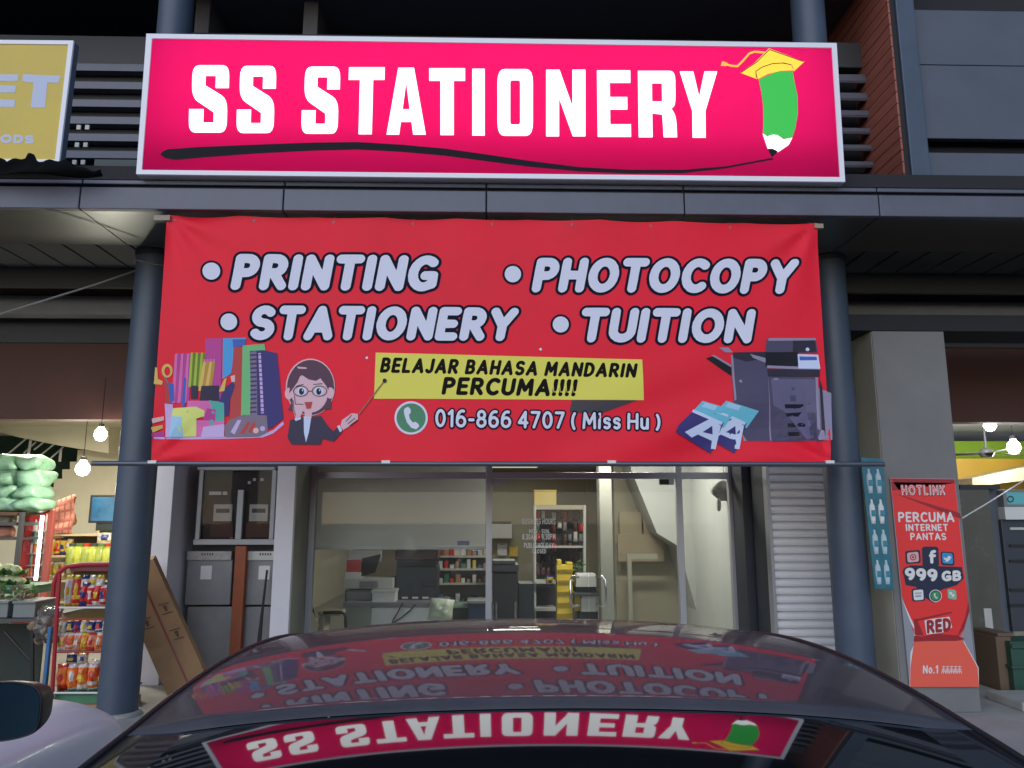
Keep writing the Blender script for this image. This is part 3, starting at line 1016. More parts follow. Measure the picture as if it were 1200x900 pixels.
# emblem: a plain green pencil wearing a yellow graduation cap
body = [(889, 93), (892, 107), (894, 122), (894.5, 140), (894, 157), (900, 159), (905, 158.5), (912, 159.5), (920, 163), (928, 162), (932, 150), (935, 132), (934.5, 112), (931, 96), (929, 84), (910, 84)]
wood = [(893.5, 156.5), (899, 160), (905, 158), (911, 158.5), (918, 163.5), (928.5, 161.5), (924, 170), (911.5, 178.5), (899.5, 174.5)]
tip = [(899.5, 174.5), (905.5, 174.5), (911.5, 177.5), (904.5, 184.5)]
cap = [(867, 85.5), (884, 74), (901, 57), (942.5, 72.5), (930, 84), (929, 79), (927, 75.5), (910, 74), (897, 77), (885.5, 84), (887, 93)]
band = [(885.5, 84), (890, 80.5), (898, 76.5), (910, 74), (927, 76.5), (929.5, 83), (914, 83.5), (900, 87), (888, 93)]
line1 = stroke_px([(868, 85.5), (886, 73.5), (901.5, 58.5), (941, 72.5)], 1.0)
line2 = stroke_px([(886, 91), (885.5, 84), (893, 79), (905, 75), (918, 74.2), (927, 76.5)], 1.0)
tas = stroke_px([(896, 62), (884, 61), (878, 63), (870, 72), (864, 78), (857, 77.5), (850, 75.5)], 2.4)
tuft = [(852, 74), (846, 72), (844.5, 77.5), (851, 78)]
flat('pencil_emblem', t, [(SGRN, [body], 0), (SWHITE, [wood], 1), (SGREY, [tip], 2), (SYEL, [cap], 3), (SYEL, [band], 4)] + [(SDK, line1, 5), (SDK, line2, 5), (SORG, tas, 4), (SORG, [tuft], 5)], YSG, 0.0014)

# ------------------------------------------------------------------ yellow sign of the grocery
YSG2 = 5.92
YELS = mat('ochre_sign_face', (0.68, 0.50, 0.085), 0.5, var=0.06, scale=2)
LILAC = mat('pale_blue_letter', (0.55, 0.60, 0.80), 0.5)
t = thing('shop_sign', 'mustard yellow sign with pale blue letters ET on the canopy edge', 'sign', (P(30, 190, YSG2).x, YSG2, P(30, 190, YSG2).z))
Q2 = [(-420, 44), (87, 48.5), (70, 191.5), (-460, 186)]
I2 = [(-414, 48), (81, 53), (65.5, 187.5), (-454, 182)]
m = MB()
face_box(m, Q2, YSG2 + 0.012, YSG2 + 0.08, mat('blue_grey_case', (0.13, 0.16, 0.21), 0.5))
m.build('case', t)
m = MB()
for i in range(4):
    face_box(m, [Q2[i], Q2[(i + 1) % 4], I2[(i + 1) % 4], I2[i]], YSG2 - 0.008, YSG2 + 0.012, TRIM)
m.build('trim_frame', t)
m = MB()
face_box(m, I2, YSG2, YSG2 + 0.011, YELS)
m.build('face', t)
it = [(LILAC, [[(27, 87), (71, 89), (69, 97), (55.5, 97), (53, 126.5), (36, 126), (39.5, 97), (26, 95.5)]], 0),
      (LILAC, [[(-18, 87), (22, 87.5), (21, 95), (0, 95), (-1, 100), (19, 100.5), (18, 108.5), (-2, 108.5), (-3, 116.5), (18, 117), (17, 125.5), (-22, 125)]], 0)]
for ch in text_loops('OODS', ((-14, 157), (40.5, 158.5), (39.5, 168.5), (-15, 167.5)), 0.2, 0.14, asp=1.6):
    it.append((LILAC, ch, 0))
flat('lettering', t, it, YSG2, 0.0015)
# ragged dark awning sheet lying in front of it
t = thing('tarpaulin', 'ragged black sheet lying along the canopy under the yellow sign', 'sheet', (P(50, 200, 5.8).x, 5.8, P(50, 204, 5.8).z))
m = MB()
def tarp(u, v):
    px = -200 + 318 * u
    yt = 187 + 1.5 * math.sin(px * 0.30) + 2.0 * math.sin(px * 0.13 + 1) - (5 if abs(px - 37) < 5 else 0) - (4 if abs(px - 2) < 5 else 0)
    if px > 60: yt += (px - 60) * 0.24
    py = yt * (1 - v) + 205.3 * v
    p = P(px, py, 5.80)
    p.y += 0.05 * math.sin(3 * v + px * 0.05) * v
    return p
m.grid(tarp, 90, 6, mat('black_tarpaulin', (0.005, 0.005, 0.006), 0.9, spec=0.1))
o = m.build('sheet', t, smooth='all')
md = o.modifiers.new('solid', 'SOLIDIFY')
md.thickness = 0.006

# ------------------------------------------------------------------ the red banner
YN = 6.06
BQ = [(196, 251.5), (957.5, 261.5), (974, 543.5), (176, 541.5)]
_b0, _b1 = P(*BQ[0], YN), P(*BQ[2], YN)
ZBT, ZBB = P(576, 257, YN).z, P(576, 543, YN).z
XBL, XBR = P(186, 400, YN).x, P(966, 400, YN).x
def bend(x, z):
    u = (x - XBL) / (XBR - XBL)
    v = (ZBT - z) / (ZBT - ZBB)
    d = 0.006 * math.sin(7 * u + 2 * v) + 0.004 * math.sin(15 * u - 3 * v + 1)
    # creases that run in from the corners and along the bottom hem
    for cu, cv, ang, s in ((0.0, 0.0, 0.7, 1), (1.0, 0.0, 2.3, 1), (1.0, 1.0, 3.6, 1.3), (0.0, 1.0, -0.6, 1.0)):
        dx, dz = (u - cu) * 5.3, (v - cv) * 2.0
        r = math.hypot(dx, dz)
        a = math.atan2(dz, dx)
        d += s * 0.022 * math.exp(-r * 2.2) * math.cos((a - ang) * 9) * min(1, r * 5)
    d += 0.012 * math.exp(-((1 - v) * 8)) * math.sin(23 * u + 1.5) + 0.010 * math.exp(-(v * 9)) * math.sin(37 * u)
    d += 0.010 * math.exp(-(((u - .80) * 5.3) ** 2 + ((v - .93) * 3) ** 2)) * math.sin(26 * (u + v))
    return d
BRED = mat('red_vinyl', (0.90, 0.018, 0.045), 0.45, var=0.07, scale=1.4, bump=0.06, bscale=7, spec=0.18)
BLET = mat('pale_lilac_print', (0.76, 0.76, 0.93), 0.55, spec=0.2)
BNAV = mat('navy_print', (0.010, 0.009, 0.028), 0.6, spec=0.08)
BYEL = mat('yellow_print', (0.84, 0.76, 0.13), 0.5, spec=0.2)
BBLK = mat('black_print', (0.010, 0.009, 0.008), 0.6, spec=0.08)
BGRN = mat('green_print', (0.035, 0.22, 0.11), 0.45)
BSH = mat('banner_shadow_print', (0.035, 0.028, 0.045), 0.5)
t = thing('banner', 'large red printed vinyl banner listing printing, photocopy, stationery and tuition', 'banner', (0, YN, ZBB))
BAN = t
m = MB()
def bs(u, v):
    a = Vector(BQ[0]).lerp(Vector(BQ[1]), u)
    b = Vector(BQ[3]).lerp(Vector(BQ[2]), u)
    q = a.lerp(b, v)
    sag = 1.6 * math.sin(math.pi * ((u * 9) % 1)) * (1 - v) ** 8
    p = P(q.x, q.y + sag, YN)
    p.y += bend(p.x, p.z)
    return p
m.grid(bs, 150, 60, BRED)
m.build('vinyl_sheet', t, smooth='all')
def boutline(txt, quad, r, gap, shear, grow, asp, space=0.45):
    o_ = [(BNAV, lp, 0) for lp in text_loops(txt, quad, r, gap, shear, grow * 1.3, asp, space)]
    f_ = [(BLET, lp, 2) for lp in text_loops(txt, quad, r, gap, shear, 0, asp, space)]
    return o_ + f_
def dot(x, y, r):
    return [(BNAV, [circ(x, y, r + 2.6)], 0), (BLET, [circ(x, y, r)], 2)]
S_ = 0.13
words = [('PRINTING', [(274, 297.5), (515, 299.5), (513, 342), (272, 339.5)], 1.0), ('PHOTOCOPY', [(627, 302.5), (934, 303.5), (932, 344.5), (625, 343)], 1.02),
         ('STATIONERY', [(294.5, 357.5), (606, 361), (604, 400), (293, 398.5)], 1.0), ('TUITION', [(680, 361), (884, 362), (882.5, 402.5), (678.5, 401.5)], 1.12)]
for wd, q, asp in words:
    flat('lettering', t, boutline(wd, q, 0.165, 0.075, S_, 0.075, asp), YN, 0.004, bend)
for q in ((247.5, 317.5, 10.2), (601, 321.5, 9.6), (268, 377, 9.8), (657, 380.5, 9.4)):
    flat('bullet_dot', t, dot(*q), YN, 0.004, bend)
flat('yellow_strip', t, [(BSH, [[(670, 469), (747, 469), (703, 485), (667, 483)]], 0), (BYEL, [[(440.5, 413.5), (752.5, 421.5), (754.5, 469), (438.5, 467.5)]], 1)], YN, 0.004, bend)
it = []
for wd, q, asp, r in (('BELAJAR BAHASA MANDARIN', [(447.5, 419), (746.5, 426), (745.5, 443), (446, 437)], 0.92, 0.14), ('PERCUMA!!!!', [(519.5, 442), (676.5, 444.5), (675.5, 465), (518.5, 463)], 1.05, 0.145)):
    it += [(BBLK, lp, 0) for lp in text_loops(wd, q, r, 0.13, 0.12, 0, asp)]
flat('lettering', t, it, YN, 0.006, bend)
flat('lettering', t, boutline('016-866 4707 ( Miss Hu )', [(510.5, 479.5), (774, 484.5), (773.5, 504), (510, 501)], 0.10, 0.13, 0.0, 0.085, 1.0, 0.34), YN, 0.006, bend)
hand = [(475, 478.5), (478.5, 477), (481.5, 480), (481.5, 484), (479.5, 486.5), (480.5, 491), (484, 495.5), (487, 494.5), (490.5, 497), (491.5, 500), (488, 503.5), (482, 501.5), (477, 495), (474, 486), (473.5, 481)]
flat('phone_symbol', t, [(BLET, [circ(482, 490, 19.5, 36)], 0), (BGRN, [circ(482, 490, 17, 36)], 1), (BLET, [hand], 2)], YN, 0.004, bend)
for x, y in ((430, 419.5), (633.5, 409.5)):
    flat('ring_mark', t, [(BLET, [circ(x, y, 1.5, 12)], 0)], YN, 0.004, bend)

# picture of pens, files and notebooks
def pc(nm, r, g_, b):
    return mat('print_' + nm, tuple(c * 1.05 for c in lin(r, g_, b)), 0.45, spec=0.2)
MAG, SKY, RDF, LGR, NBK = pc('magenta', 190, 70, 150), pc('sky_blue', 80, 160, 225), pc('brick', 190, 70, 70), pc('soft_green', 120, 190, 130), pc('indigo', 62, 55, 120)
PNK, LIM, WOOD, DRK, LAV = pc('pink', 225, 110, 180), pc('lime', 170, 190, 70), pc('pencil_yellow', 225, 185, 100), pc('dark_cup', 52, 45, 70), pc('lavender', 205, 175, 225)
TEA, PYE, LBL, SKN, WIR, BLU2 = pc('teal', 90, 175, 165), pc('pale_yellow', 225, 228, 130), pc('light_blue', 165, 205, 235), pc('skin', 232, 186, 186), pc('wire_grey', 130, 115, 135), pc('royal_blue', 70, 100, 185)
def Z1(*pts):   # points read in the enlarged view of the picture
    return [(176 + x * 170 / 1093.0, 385 + y * 140 / 900.0) for x, y in pts]
it = [(LAV, [Z1((20, 818), (600, 812), (840, 800), (930, 765), (1000, 700), (1010, 722), (930, 790), (850, 822), (520, 834), (30, 834))], 0),
      (MAG, [Z1((412, 75), (540, 70), (535, 560), (425, 540))], 1), (SKY, [Z1((546, 72), (722, 70), (716, 118), (640, 140), (610, 340), (545, 380))], 1), (BLU2, [Z1((620, 82), (722, 80), (716, 130), (625, 142))], 2),
      (RDF, [Z1((628, 140), (696, 138), (690, 740), (600, 740), (604, 520))], 2), (LGR, [Z1((696, 128), (860, 116), (868, 165), (760, 175), (754, 660), (684, 660))], 3),
      (NBK, [Z1((750, 170), (850, 162), (955, 185), (1003, 680), (905, 758), (760, 660))], 4),
      (WIR, [Z1((752, 178), (800, 170), (808, 660), (758, 660))], 5), (LAV, [Z1((814, 185), (834, 185), (858, 640), (836, 640))], 6)]
for i in range(14):
    y = 195 + i * 33
    it.append((NBK, [Z1((754, y), (802, y - 4), (802, y + 9), (754, y + 13))], 6))
    it.append((NBK, [Z1((806 + i, y), (846 + i * 1.2, y), (846 + i * 1.2, y + 7), (806 + i, y + 7))], 7))
for i in range(6):
    x = 172 + i * 22
    it.append((PNK if i % 2 == 0 else MAG, [Z1((x + 14, 190), (x + 34, 186), (x + 10, 560), (x - 14, 560))], 2))
for i in range(6):
    x = 292 + i * 19
    it.append((LIM if i % 2 == 0 else pc('olive_pencil', 110, 130, 40), [Z1((x + 12, 182), (x + 29, 182), (x + 14, 440), (x - 6, 440))], 3))
for i in range(4):
    x = 368 + i * 24
    it.append((WOOD if i % 2 == 0 else pc('pencil_shade', 190, 145, 70), [Z1((x + 30, 250), (x + 52, 250), (x + 22, 470), (x - 4, 470))], 4))
    it.append((PNK, [Z1((x + 34, 228), (x + 50, 232), (x + 50, 252), (x + 31, 252))], 5))
sc1 = [Z1(*[(128 + 40 * math.cos(a), 318 + 52 * math.sin(a)) for a in np.linspace(0, 2 * math.pi, 20)]), Z1(*[(130 + 22 * math.cos(a), 322 + 34 * math.sin(a)) for a in np.linspace(0, 2 * math.pi, 16)])]
it += [(WOOD, sc1, 3), (WOOD, [Z1((40, 290), (56, 300), (60, 380), (98, 400), (90, 425), (30, 420))], 3), (WIR, [Z1((85, 330), (105, 350), (150, 420), (130, 420))], 2),
       (BLU2, [Z1((135, 415), (175, 415), (180, 540), (150, 560))], 4), (RDF, [Z1((105, 410), (140, 412), (150, 580), (118, 590))], 3), (BLU2, [Z1((250, 370), (268, 370), (262, 590), (236, 590))], 5),
       (DRK, [Z1((308, 430), (360, 430), (360, 530), (308, 530))], 5), (DRK, [Z1((388, 432), (520, 430), (520, 545), (372, 545))], 5),
       (WOOD, [Z1((520, 470), (560, 380), (578, 372), (560, 470), (528, 478))], 5), (NBK, [Z1((520, 545), (560, 450), (620, 400), (640, 430), (600, 540), (590, 660), (560, 660))], 4), (SKN, [Z1((606, 360), (640, 350), (640, 400), (615, 405))], 6),
       (PNK, [Z1((285, 545), (440, 545), (490, 620), (480, 690), (280, 640))], 6), (MAG, [Z1((430, 600), (495, 610), (490, 700), (400, 690))], 7), (TEA, [Z1((444, 540), (556, 560), (560, 800), (450, 800))], 6),
       (LAV, [Z1((108, 565), (170, 570), (170, 820), (118, 820))], 6), (PYE, [Z1((170, 600), (350, 590), (412, 620), (408, 660), (350, 680), (345, 812), (250, 815), (160, 660))], 8), (LBL, [Z1((160, 660), (240, 665), (250, 818), (150, 820))], 9),
       (PNK, [Z1((350, 690), (470, 695), (560, 700), (555, 815), (345, 815))], 7), (LAV, [Z1((400, 740), (560, 720), (560, 822), (380, 824))], 8),
       (WIR, [Z1((600, 690), (700, 650), (880, 655), (890, 780), (820, 815), (570, 820), (560, 740))], 8), (LAV, [Z1((610, 780), (660, 690), (690, 690), (640, 800))], 9), (RDF, [Z1((680, 790), (740, 700), (760, 710), (710, 800))], 9), (RDF, [Z1((740, 780), (780, 700), (800, 720), (770, 790))], 9), (SKN, [circ(*Z1((800, 770))[0], 3.4, 14)], 10), (LAV, [circ(*Z1((850, 755))[0], 3.0, 14)], 10),
       (SKN, [Z1((15, 680), (100, 660), (100, 690), (20, 715))], 4), (WOOD, [Z1((10, 745), (90, 725), (90, 750), (20, 785))], 4), (MAG, [Z1((12, 790), (100, 770), (108, 815), (15, 820))], 3)]
flat('stationery_picture', t, it, YN, 0.004, bend, step=0.0006)
# picture of a teacher with glasses and a pointer stick
def Z2(*pts):
    return [(320 + x * 160 / 1108.0, 400 + y * 130 / 900.0) for x, y in pts]
HAIR, SKF, SUIT, SHRT, LINE = pc('dark_hair', 92, 62, 82), pc('pale_skin', 226, 182, 196), pc('dark_suit', 62, 55, 80), pc('shirt_blue', 205, 215, 245), pc('line_dark', 45, 32, 50)
ell = lambda cx, cy_, rx, ry, n=30: [(cx + rx * math.cos(2 * math.pi * i / n), cy_ + ry * math.sin(2 * math.pi * i / n)) for i in range(n)]
it = [(SKF, [Z2(*ell(303, 372, 200, 232))], 0), (HAIR, [Z2(*ell(305, 375, 192, 224))], 1), (HAIR, [Z2((150, 500), (120, 560), (220, 570), (250, 520))], 1), (HAIR, [Z2((400, 560), (470, 550), (475, 440), (440, 440))], 1),
      (SKF, [Z2(*ell(128, 425, 32, 48))], 2), (SKF, [Z2(*ell(465, 420, 32, 46))], 2), (SKF, [Z2(*ell(298, 420, 148, 160))], 3),
      (HAIR, [Z2((130, 420), (150, 300), (230, 215), (330, 200), (420, 260), (455, 400), (430, 360), (385, 300), (350, 322), (290, 310), (225, 268), (200, 330), (150, 400))], 4), (SKF, [Z2((195, 205), (270, 212), (275, 224), (205, 222))], 5),
      (SUIT, [Z2((140, 640), (200, 620), (390, 605), (440, 680), (490, 730), (530, 690), (560, 740), (490, 815), (400, 790), (385, 838), (150, 838), (118, 780))], 2), (SHRT, [Z2((250, 610), (312, 610), (292, 740), (268, 820), (252, 740))], 3), (SKF, [Z2((255, 570), (320, 565), (310, 630), (262, 630))], 3),
      (SKF, [Z2((160, 480), (180, 440), (195, 500), (235, 505), (250, 550), (225, 610), (185, 625), (165, 560))], 6), (SHRT, [Z2((175, 628), (225, 612), (228, 632), (185, 648))], 6),
      (SKF, [Z2((548, 690), (560, 640), (640, 585), (690, 590), (690, 640), (620, 690), (570, 720))], 4), (SHRT, [Z2((520, 690), (540, 680), (562, 722), (545, 740))], 5),
      (RDF, [Z2((255, 495), (322, 490), (310, 545), (275, 550))], 5)]
for cx in (232, 372):
    it.append((SHRT, [Z2(*ell(cx, 405, 36, 36))], 5))
    it.append((LINE, [Z2(*ell(cx, 408, 21, 27))], 6))
    it.append((SHRT, [Z2(*ell(cx + 8, 398, 6, 8, 10))], 7))
    it.append((LINE, [Z2(*ell(cx + (-6 if cx < 300 else 6), 405, 62, 44)), Z2(*ell(cx + (-6 if cx < 300 else 6), 405, 56, 38))], 8))
def LN(pts, w=0.8):
    return (LINE, stroke_px(Z2(*pts), w), 8)
it += [LN([(285, 405), (315, 405)]), LN([(190, 365), (245, 350)]), LN([(330, 350), (400, 345)]), LN([(175, 440), (182, 510), (245, 512)]), LN([(165, 480), (172, 560), (185, 600)]), LN([(595, 650), (640, 600)]), LN([(610, 670), (665, 625)]), LN([(625, 685), (685, 640)])]
it += [(pc('stick', 150, 110, 100), stroke_px(Z2((700, 590), (900, 330)), 1.3), 9), (LINE, [Z2(*ell(908, 322, 17, 17, 14))], 10)]
flat('teacher_picture', t, it, YN, 0.0065, bend, step=0.0006)
# picture of an office copier and two packs of paper
def Z3(*pts):
    return [(780 + x * 200 / 1091.0, 380 + y * 165 / 900.0) for x, y in pts]
C1, C2, C3, C4, C5 = pc('copier_slate', 82, 76, 104), pc('copier_dark', 48, 44, 62), pc('copier_mid', 104, 98, 130), pc('copier_light', 150, 142, 170), pc('copier_black', 26, 24, 36)
it = [(C4, [Z3((430, 205), (1060, 440), (1060, 740), (500, 745))], 0), (C1, [Z3((418, 200), (520, 195), (650, 205), (668, 745), (520, 745), (440, 600))], 1), (C4, [Z3((416, 200), (430, 200), (452, 480), (440, 490))], 2), (C2, [Z3((430, 180), (640, 175), (645, 215), (520, 240), (430, 215))], 2), (C4, [Z3((540, 190), (640, 215), (640, 245), (560, 215))], 3),
      (C5, [Z3((255, 218), (300, 205), (420, 270), (420, 330))], 2), (C4, [Z3((290, 200), (310, 198), (420, 262), (418, 275))], 3), (C4, [Z3((340, 150), (400, 150), (430, 180), (380, 180))], 1),
      (C1, [Z3((645, 100), (660, 88), (960, 90), (975, 180), (640, 185))], 3), (C2, [Z3((815, 95), (955, 95), (965, 175), (815, 180))], 4), (C4, [Z3((660, 88), (960, 88), (962, 102), (655, 106))], 5), (SHRT, [circ(*Z3((908, 160))[0], 2.2, 10)], 6),
      (C5, [Z3((640, 178), (850, 175), (850, 270), (640, 270))], 4), (C4, [Z3((650, 262), (985, 275), (985, 290), (650, 280))], 6), (SHRT, [Z3((845, 190), (975, 195), (988, 285), (850, 282))], 7), (BLU2, [Z3((856, 205), (965, 208), (967, 230), (858, 230))], 8),
      (C2, [Z3((650, 285), (985, 292), (985, 335), (655, 335))], 5), (C1, [Z3((655, 335), (970, 338), (1000, 745), (678, 748))], 5), (C3, [Z3((672, 350), (950, 350), (970, 500), (940, 730), (890, 735), (760, 560), (685, 520))], 6), (C4, [Z3((955, 340), (970, 340), (995, 740), (975, 742))], 7), (C2, [Z3((980, 340), (1000, 400), (1020, 740), (1000, 745))], 6),
      (C5, [Z3((760, 512), (885, 510), (885, 535), (762, 538))], 8), (C5, [Z3((765, 570), (885, 560), (887, 590), (770, 590))], 8), (C5, [Z3((775, 635), (890, 630), (890, 655), (780, 660))], 8), (C5, [Z3((780, 690), (850, 690), (850, 715), (785, 715))], 8), (C4, [Z3((690, 345), (720, 345), (720, 355), (690, 355))], 8)]
for dx, dy, full in ((150, 0, False), (0, 0, True)):
    l0 = 10 if not full else 13
    sh = lambda *p: Z3(*[(x + dx, y + dy) for x, y in p])
    it += [(pc('cyan', 110, 190, 215), [sh((235, 490), (445, 555), (370, 665), (175, 555))], l0), (NBK, [sh((180, 548), (370, 630), (290, 825), (62, 690), (80, 645))], l0 + 1), (SHRT, [sh((175, 545), (365, 628), (355, 645), (165, 562))], l0 + 2), (LBL, [sh((250, 500), (330, 525), (310, 552), (225, 528))], l0 + 2),
           (SHRT, [sh((120, 690), (290, 600), (352, 650), (320, 800), (290, 795), (296, 745), (205, 705), (165, 725)), sh((235, 690), (296, 650), (300, 705))], l0 + 2)]
flat('copier_picture', t, it, YN, 0.004, bend, step=0.0006)
for k in range(9):
    u = 0.012 + 0.976 * k / 8
    q = bs(u, 0.018)
    m = MB()
    ring_ = [(0.006, 0.012), (0.013, 0.012)]
    n_ = 14
    for r0, r1 in ((0.005, 0.010),):
        vs_ = [(q.x + r * math.cos(2 * math.pi * i / n_), q.y - 0.003, q.z + r * math.sin(2 * math.pi * i / n_)) for r in (r0, r1) for i in range(n_)]
        m.add(vs_, [(i, (i + 1) % n_, (i + 1) % n_ + n_, i + n_) for i in range(n_)], MIDG)
    m.tube([q + Vector((0, -0.004, 0)), q + Vector((0.01, 0.01, 0.05)), q + Vector((0.0, 0.05, 0.07))], 0.002, MIDG, 5)
    m.build('eyelet', t)
# top battens and the bottom rod
for a, b in (((180, 252), (199, 258)), ((955, 262), (965, 267))):
    m = MB()
    m.pbox(a[0], a[1], b[0], b[1], YN - 0.02, 0.05, mat('batten_wood', (0.36, 0.30, 0.24), 0.7))
    m.build('batten', t)
m = MB()
m.tube([P(108, 543, YN - 0.01), P(1036, 544, YN - 0.01)], 0.02, mat('rod_steel', (0.12, 0.13, 0.17), 0.4, metal=0.5), 12)
m.build('bottom_rod', t, smooth=True)
for px in (178, 452, 717, 973):
    m = MB()
    m.pbox(px - 5, 539.5, px + 5, 543, YN - 0.035, 0.02, WHITEP)
    m.build('rod_tie', t)

# ropes
t = thing('rope', 'thin grey rope tied round the column top, slanting across the grocery front', 'rope', tuple(P(80, 342, 6.9)))
m = MB()
xcL = (P(207, 20, YC).x + P(141.5, 770, YC).x) / 2
m.tube([P(-60, 384, 6.6), P(0, 368, 6.7), P(50, 352.5, 6.75), P(110, 334, 6.85), P(158, 317.5, 6.95)], 0.008, BEAM, 6)
zr = P(160, 306, 6.93).z
m.tube([(xcL + 0.178 * math.cos(a), YC + 0.178 * math.sin(a), zr + 0.03 * math.sin(2 * a + 0.6)) for a in np.linspace(0, 2 * math.pi, 28)], 0.006, BEAM, 6)
m.build('line', t, smooth='all')
t = thing('string', 'white string running up from the pillar corner into the phone shop', 'string', tuple(P(1160, 585, 7.2)))
m = MB()
m.tube([P(1128, 607, 6.995), P(1160, 588, 7.3), P(1200, 563, 7.8), P(1260, 528, 8.35)], 0.006, WHITEP, 6)
m.build('line', t)
# ------------------------------------------------------------------ cars
CARBLK = mat('black_car_paint', (0.012, 0.012, 0.016), 0.22, coat=1.0, spec=0.6)
CARWHT = mat('white_car_paint', (0.90, 0.90, 0.93), 0.35, coat=0.3)
CARGL = mat('tinted_car_glass', (0.008, 0.010, 0.012), 0.03, spec=0.9, coat=0.6)
RUBBER = mat('black_rubber', (0.015, 0.015, 0.016), 0.55)
TYRE = mat('tyre_rubber', (0.02, 0.02, 0.02), 0.85)
RIM = mat('alloy_rim', (0.5, 0.5, 0.52), 0.3, metal=0.9)
TAIL = mat('red_lamp_lens', (0.4, 0.01, 0.012), 0.15, coat=1.0)
LAMPG = mat('clear_lamp_lens', (0.7, 0.72, 0.75), 0.08, metal=0.5)
MIRG = mat('mirror_glass', (0.20, 0.23, 0.26), 0.04, metal=1.0)

def lower_body(parent, cx, secs, m, name='body'):
    """secs: (y, half width, top z, shoulder z, bottom z)"""
    mb = MB()
    prof = lambda hw, zt, zs, zb: [(0, zt), (.45 * hw, zt - .006), (.76 * hw, zt - .03), (.92 * hw, zt - .085), (.985 * hw, zs), (hw, (zs + zb) * .5 + .06), (.99 * hw, zb + .12), (.93 * hw, zb)]
    rows = []
    for y, hw, zt, zs, zb in secs:
        p = prof(hw, zt, zs, zb)
        rows.append([(cx - x, y, z) for x, z in reversed(p)] + [(cx + x, y, z) for x, z in p[1:]])
    w = len(rows[0])
    vs_ = [q for r in rows for q in r]
    fs_ = [(j * w + i, j * w + i + 1, (j + 1) * w + i + 1, (j + 1) * w + i) for j in range(len(rows) - 1) for i in range(w - 1)]
    fs_ += [tuple(range(w)), tuple(range((len(rows) - 1) * w, len(rows) * w))[::-1]]
    mb.add(vs_, fs_, m)
    return mb.build(name, parent, smooth='all', sub=2)
def wheel(parent, x, y, r, sgn_):
    wd = MB()
    def ring(mb, prof, mm, n=28):
        vs_ = [(x + sgn_ * px, y + rr * math.cos(2 * math.pi * k / n), r + rr * math.sin(2 * math.pi * k / n)) for rr, px in prof for k in range(n)]
        mb.add(vs_, [(i * n + k, i * n + (k + 1) % n, (i + 1) * n + (k + 1) % n, (i + 1) * n + k) for i in range(len(prof) - 1) for k in range(n)], mm)
    ring(wd, [(r * .66, -.2), (r * .95, -.2), (r, -.16), (r, -.03), (r * .95, 0), (r * .66, 0)], TYRE)
    wo_ = wd.build('wheel', parent, smooth=True)
    rm = MB()
    ring(rm, [(r * .66, -.005), (r * .62, -.012), (r * .60, -.06), (r * .2, -.05), (r * .16, -.02), (0.001, -.02)], BLACK)
    for k in range(5):
        a = 2 * math.pi * k / 5
        d = Vector((0, math.cos(a), math.sin(a)))
        c = Vector((x - sgn_ * 0.03, y, r)) + d * r * .36
        rm.obox(c, (1, 0, 0), d, Vector((1, 0, 0)).cross(d), .016, r * .28, r * .07, RIM)
    rm.build('rim', wo_)

# black saloon: the roof and the gently sloping rear window fill the foot of the picture
BX = 0.085
car = thing('parked_car', 'black saloon car parked facing the stationery shop, signs mirrored in its roof', 'car', (BX, 2.0, 0))
D0 = 1.09
def roof_zc(d):
    return CAM_Z - 0.213 - 0.1475 * (d - 1.535) ** 2 if d < 2.1 else CAM_Z - 0.213 - 0.1475 * (0.565 ** 2) - 0.16 * (d - 2.1) - 0.10 * (d - 2.1) ** 2
def crown(u):
    return 0.026 * u * u + 0.012 * u ** 4
HWR = lambda d: 0.565 - 0.035 * max(0, (d - 1.9)) ** 2 - (0.0 if d > 1.3 else 0.0)
rail = [(0.0, 0.0), (0.014, -0.005), (0.026, -0.014), (0.036, -0.03), (0.042, -0.05), (0.050, -0.075)]
m = MB()
nd, nu = 44, 40
rows = []
for j in range(nd + 1):
    d = D0 - 0.005 if j == 0 else D0 + (2.5 - D0) * (j - 1) / (nd - 1)
    zc, hw = roof_zc(d), HWR(d)
    lip = -0.006 if j == 0 else 0
    half = [(hw * i / (nu // 2), zc - crown(i / (nu // 2)) + lip) for i in range(nu // 2 + 1)]
    half += [(hw + a, half[-1][1] + b) for a, b in rail[1:]]
    rows.append([(BX - x, d, z) for x, z in reversed(half)] + [(BX + x, d, z) for x, z in half[1:]])
w = len(rows[0])
m.add([q for r_ in rows for q in r_], [(j * w + i, j * w + i + 1, (j + 1) * w + i + 1, (j + 1) * w + i) for j in range(nd) for i in range(w - 1)], mat('dusty_black_paint', (0.075, 0.07, 0.08), 0.5, coat=0.55, var=0.18, scale=9, spec=0.15))
m.build('roof', car, smooth='all')
MATS['dusty_black_paint'].node_tree.nodes['Principled BSDF'].inputs['Coat Roughness'].default_value = 0.03
# rear screen
ZR = roof_zc(D0)
def scr_z(d):
    tt = D0 - d
    return ZR - (0.183 * tt + 0.2285 * tt * tt)
GH = lambda d: 0.505 + 0.10 * (D0 - d)
def screen_pt(u, d, dz):
    hw = 0.565 + 0.14 * (D0 - d)
    return (BX + u * hw, d, scr_z(d) - crown(abs(u)) + dz)
m = MB()
rows = []
for j in range(31):
    d = D0 - 0.002 - 0.80 * j / 30
    hw = 0.565 + 0.14 * (D0 - d)
    half = [(hw * i / 20, scr_z(d) - crown(i / 20) - 0.011 * (1 - (i / 20) ** 6)) for i in range(21)]
    half += [(hw + a, half[-1][1] + b) for a, b in rail[1:]]
    rows.append([(BX - x, d, z) for x, z in reversed(half)] + [(BX + x, d, z) for x, z in half[1:]])
w = len(rows[0])
m.add([q for r_ in rows for q in r_], [(j * w + i, j * w + i + 1, (j + 1) * w + i + 1, (j + 1) * w + i) for j in range(30) for i in range(w - 1)], CARBLK)
m.build('rear_pillar', car, smooth='all')
m = MB()
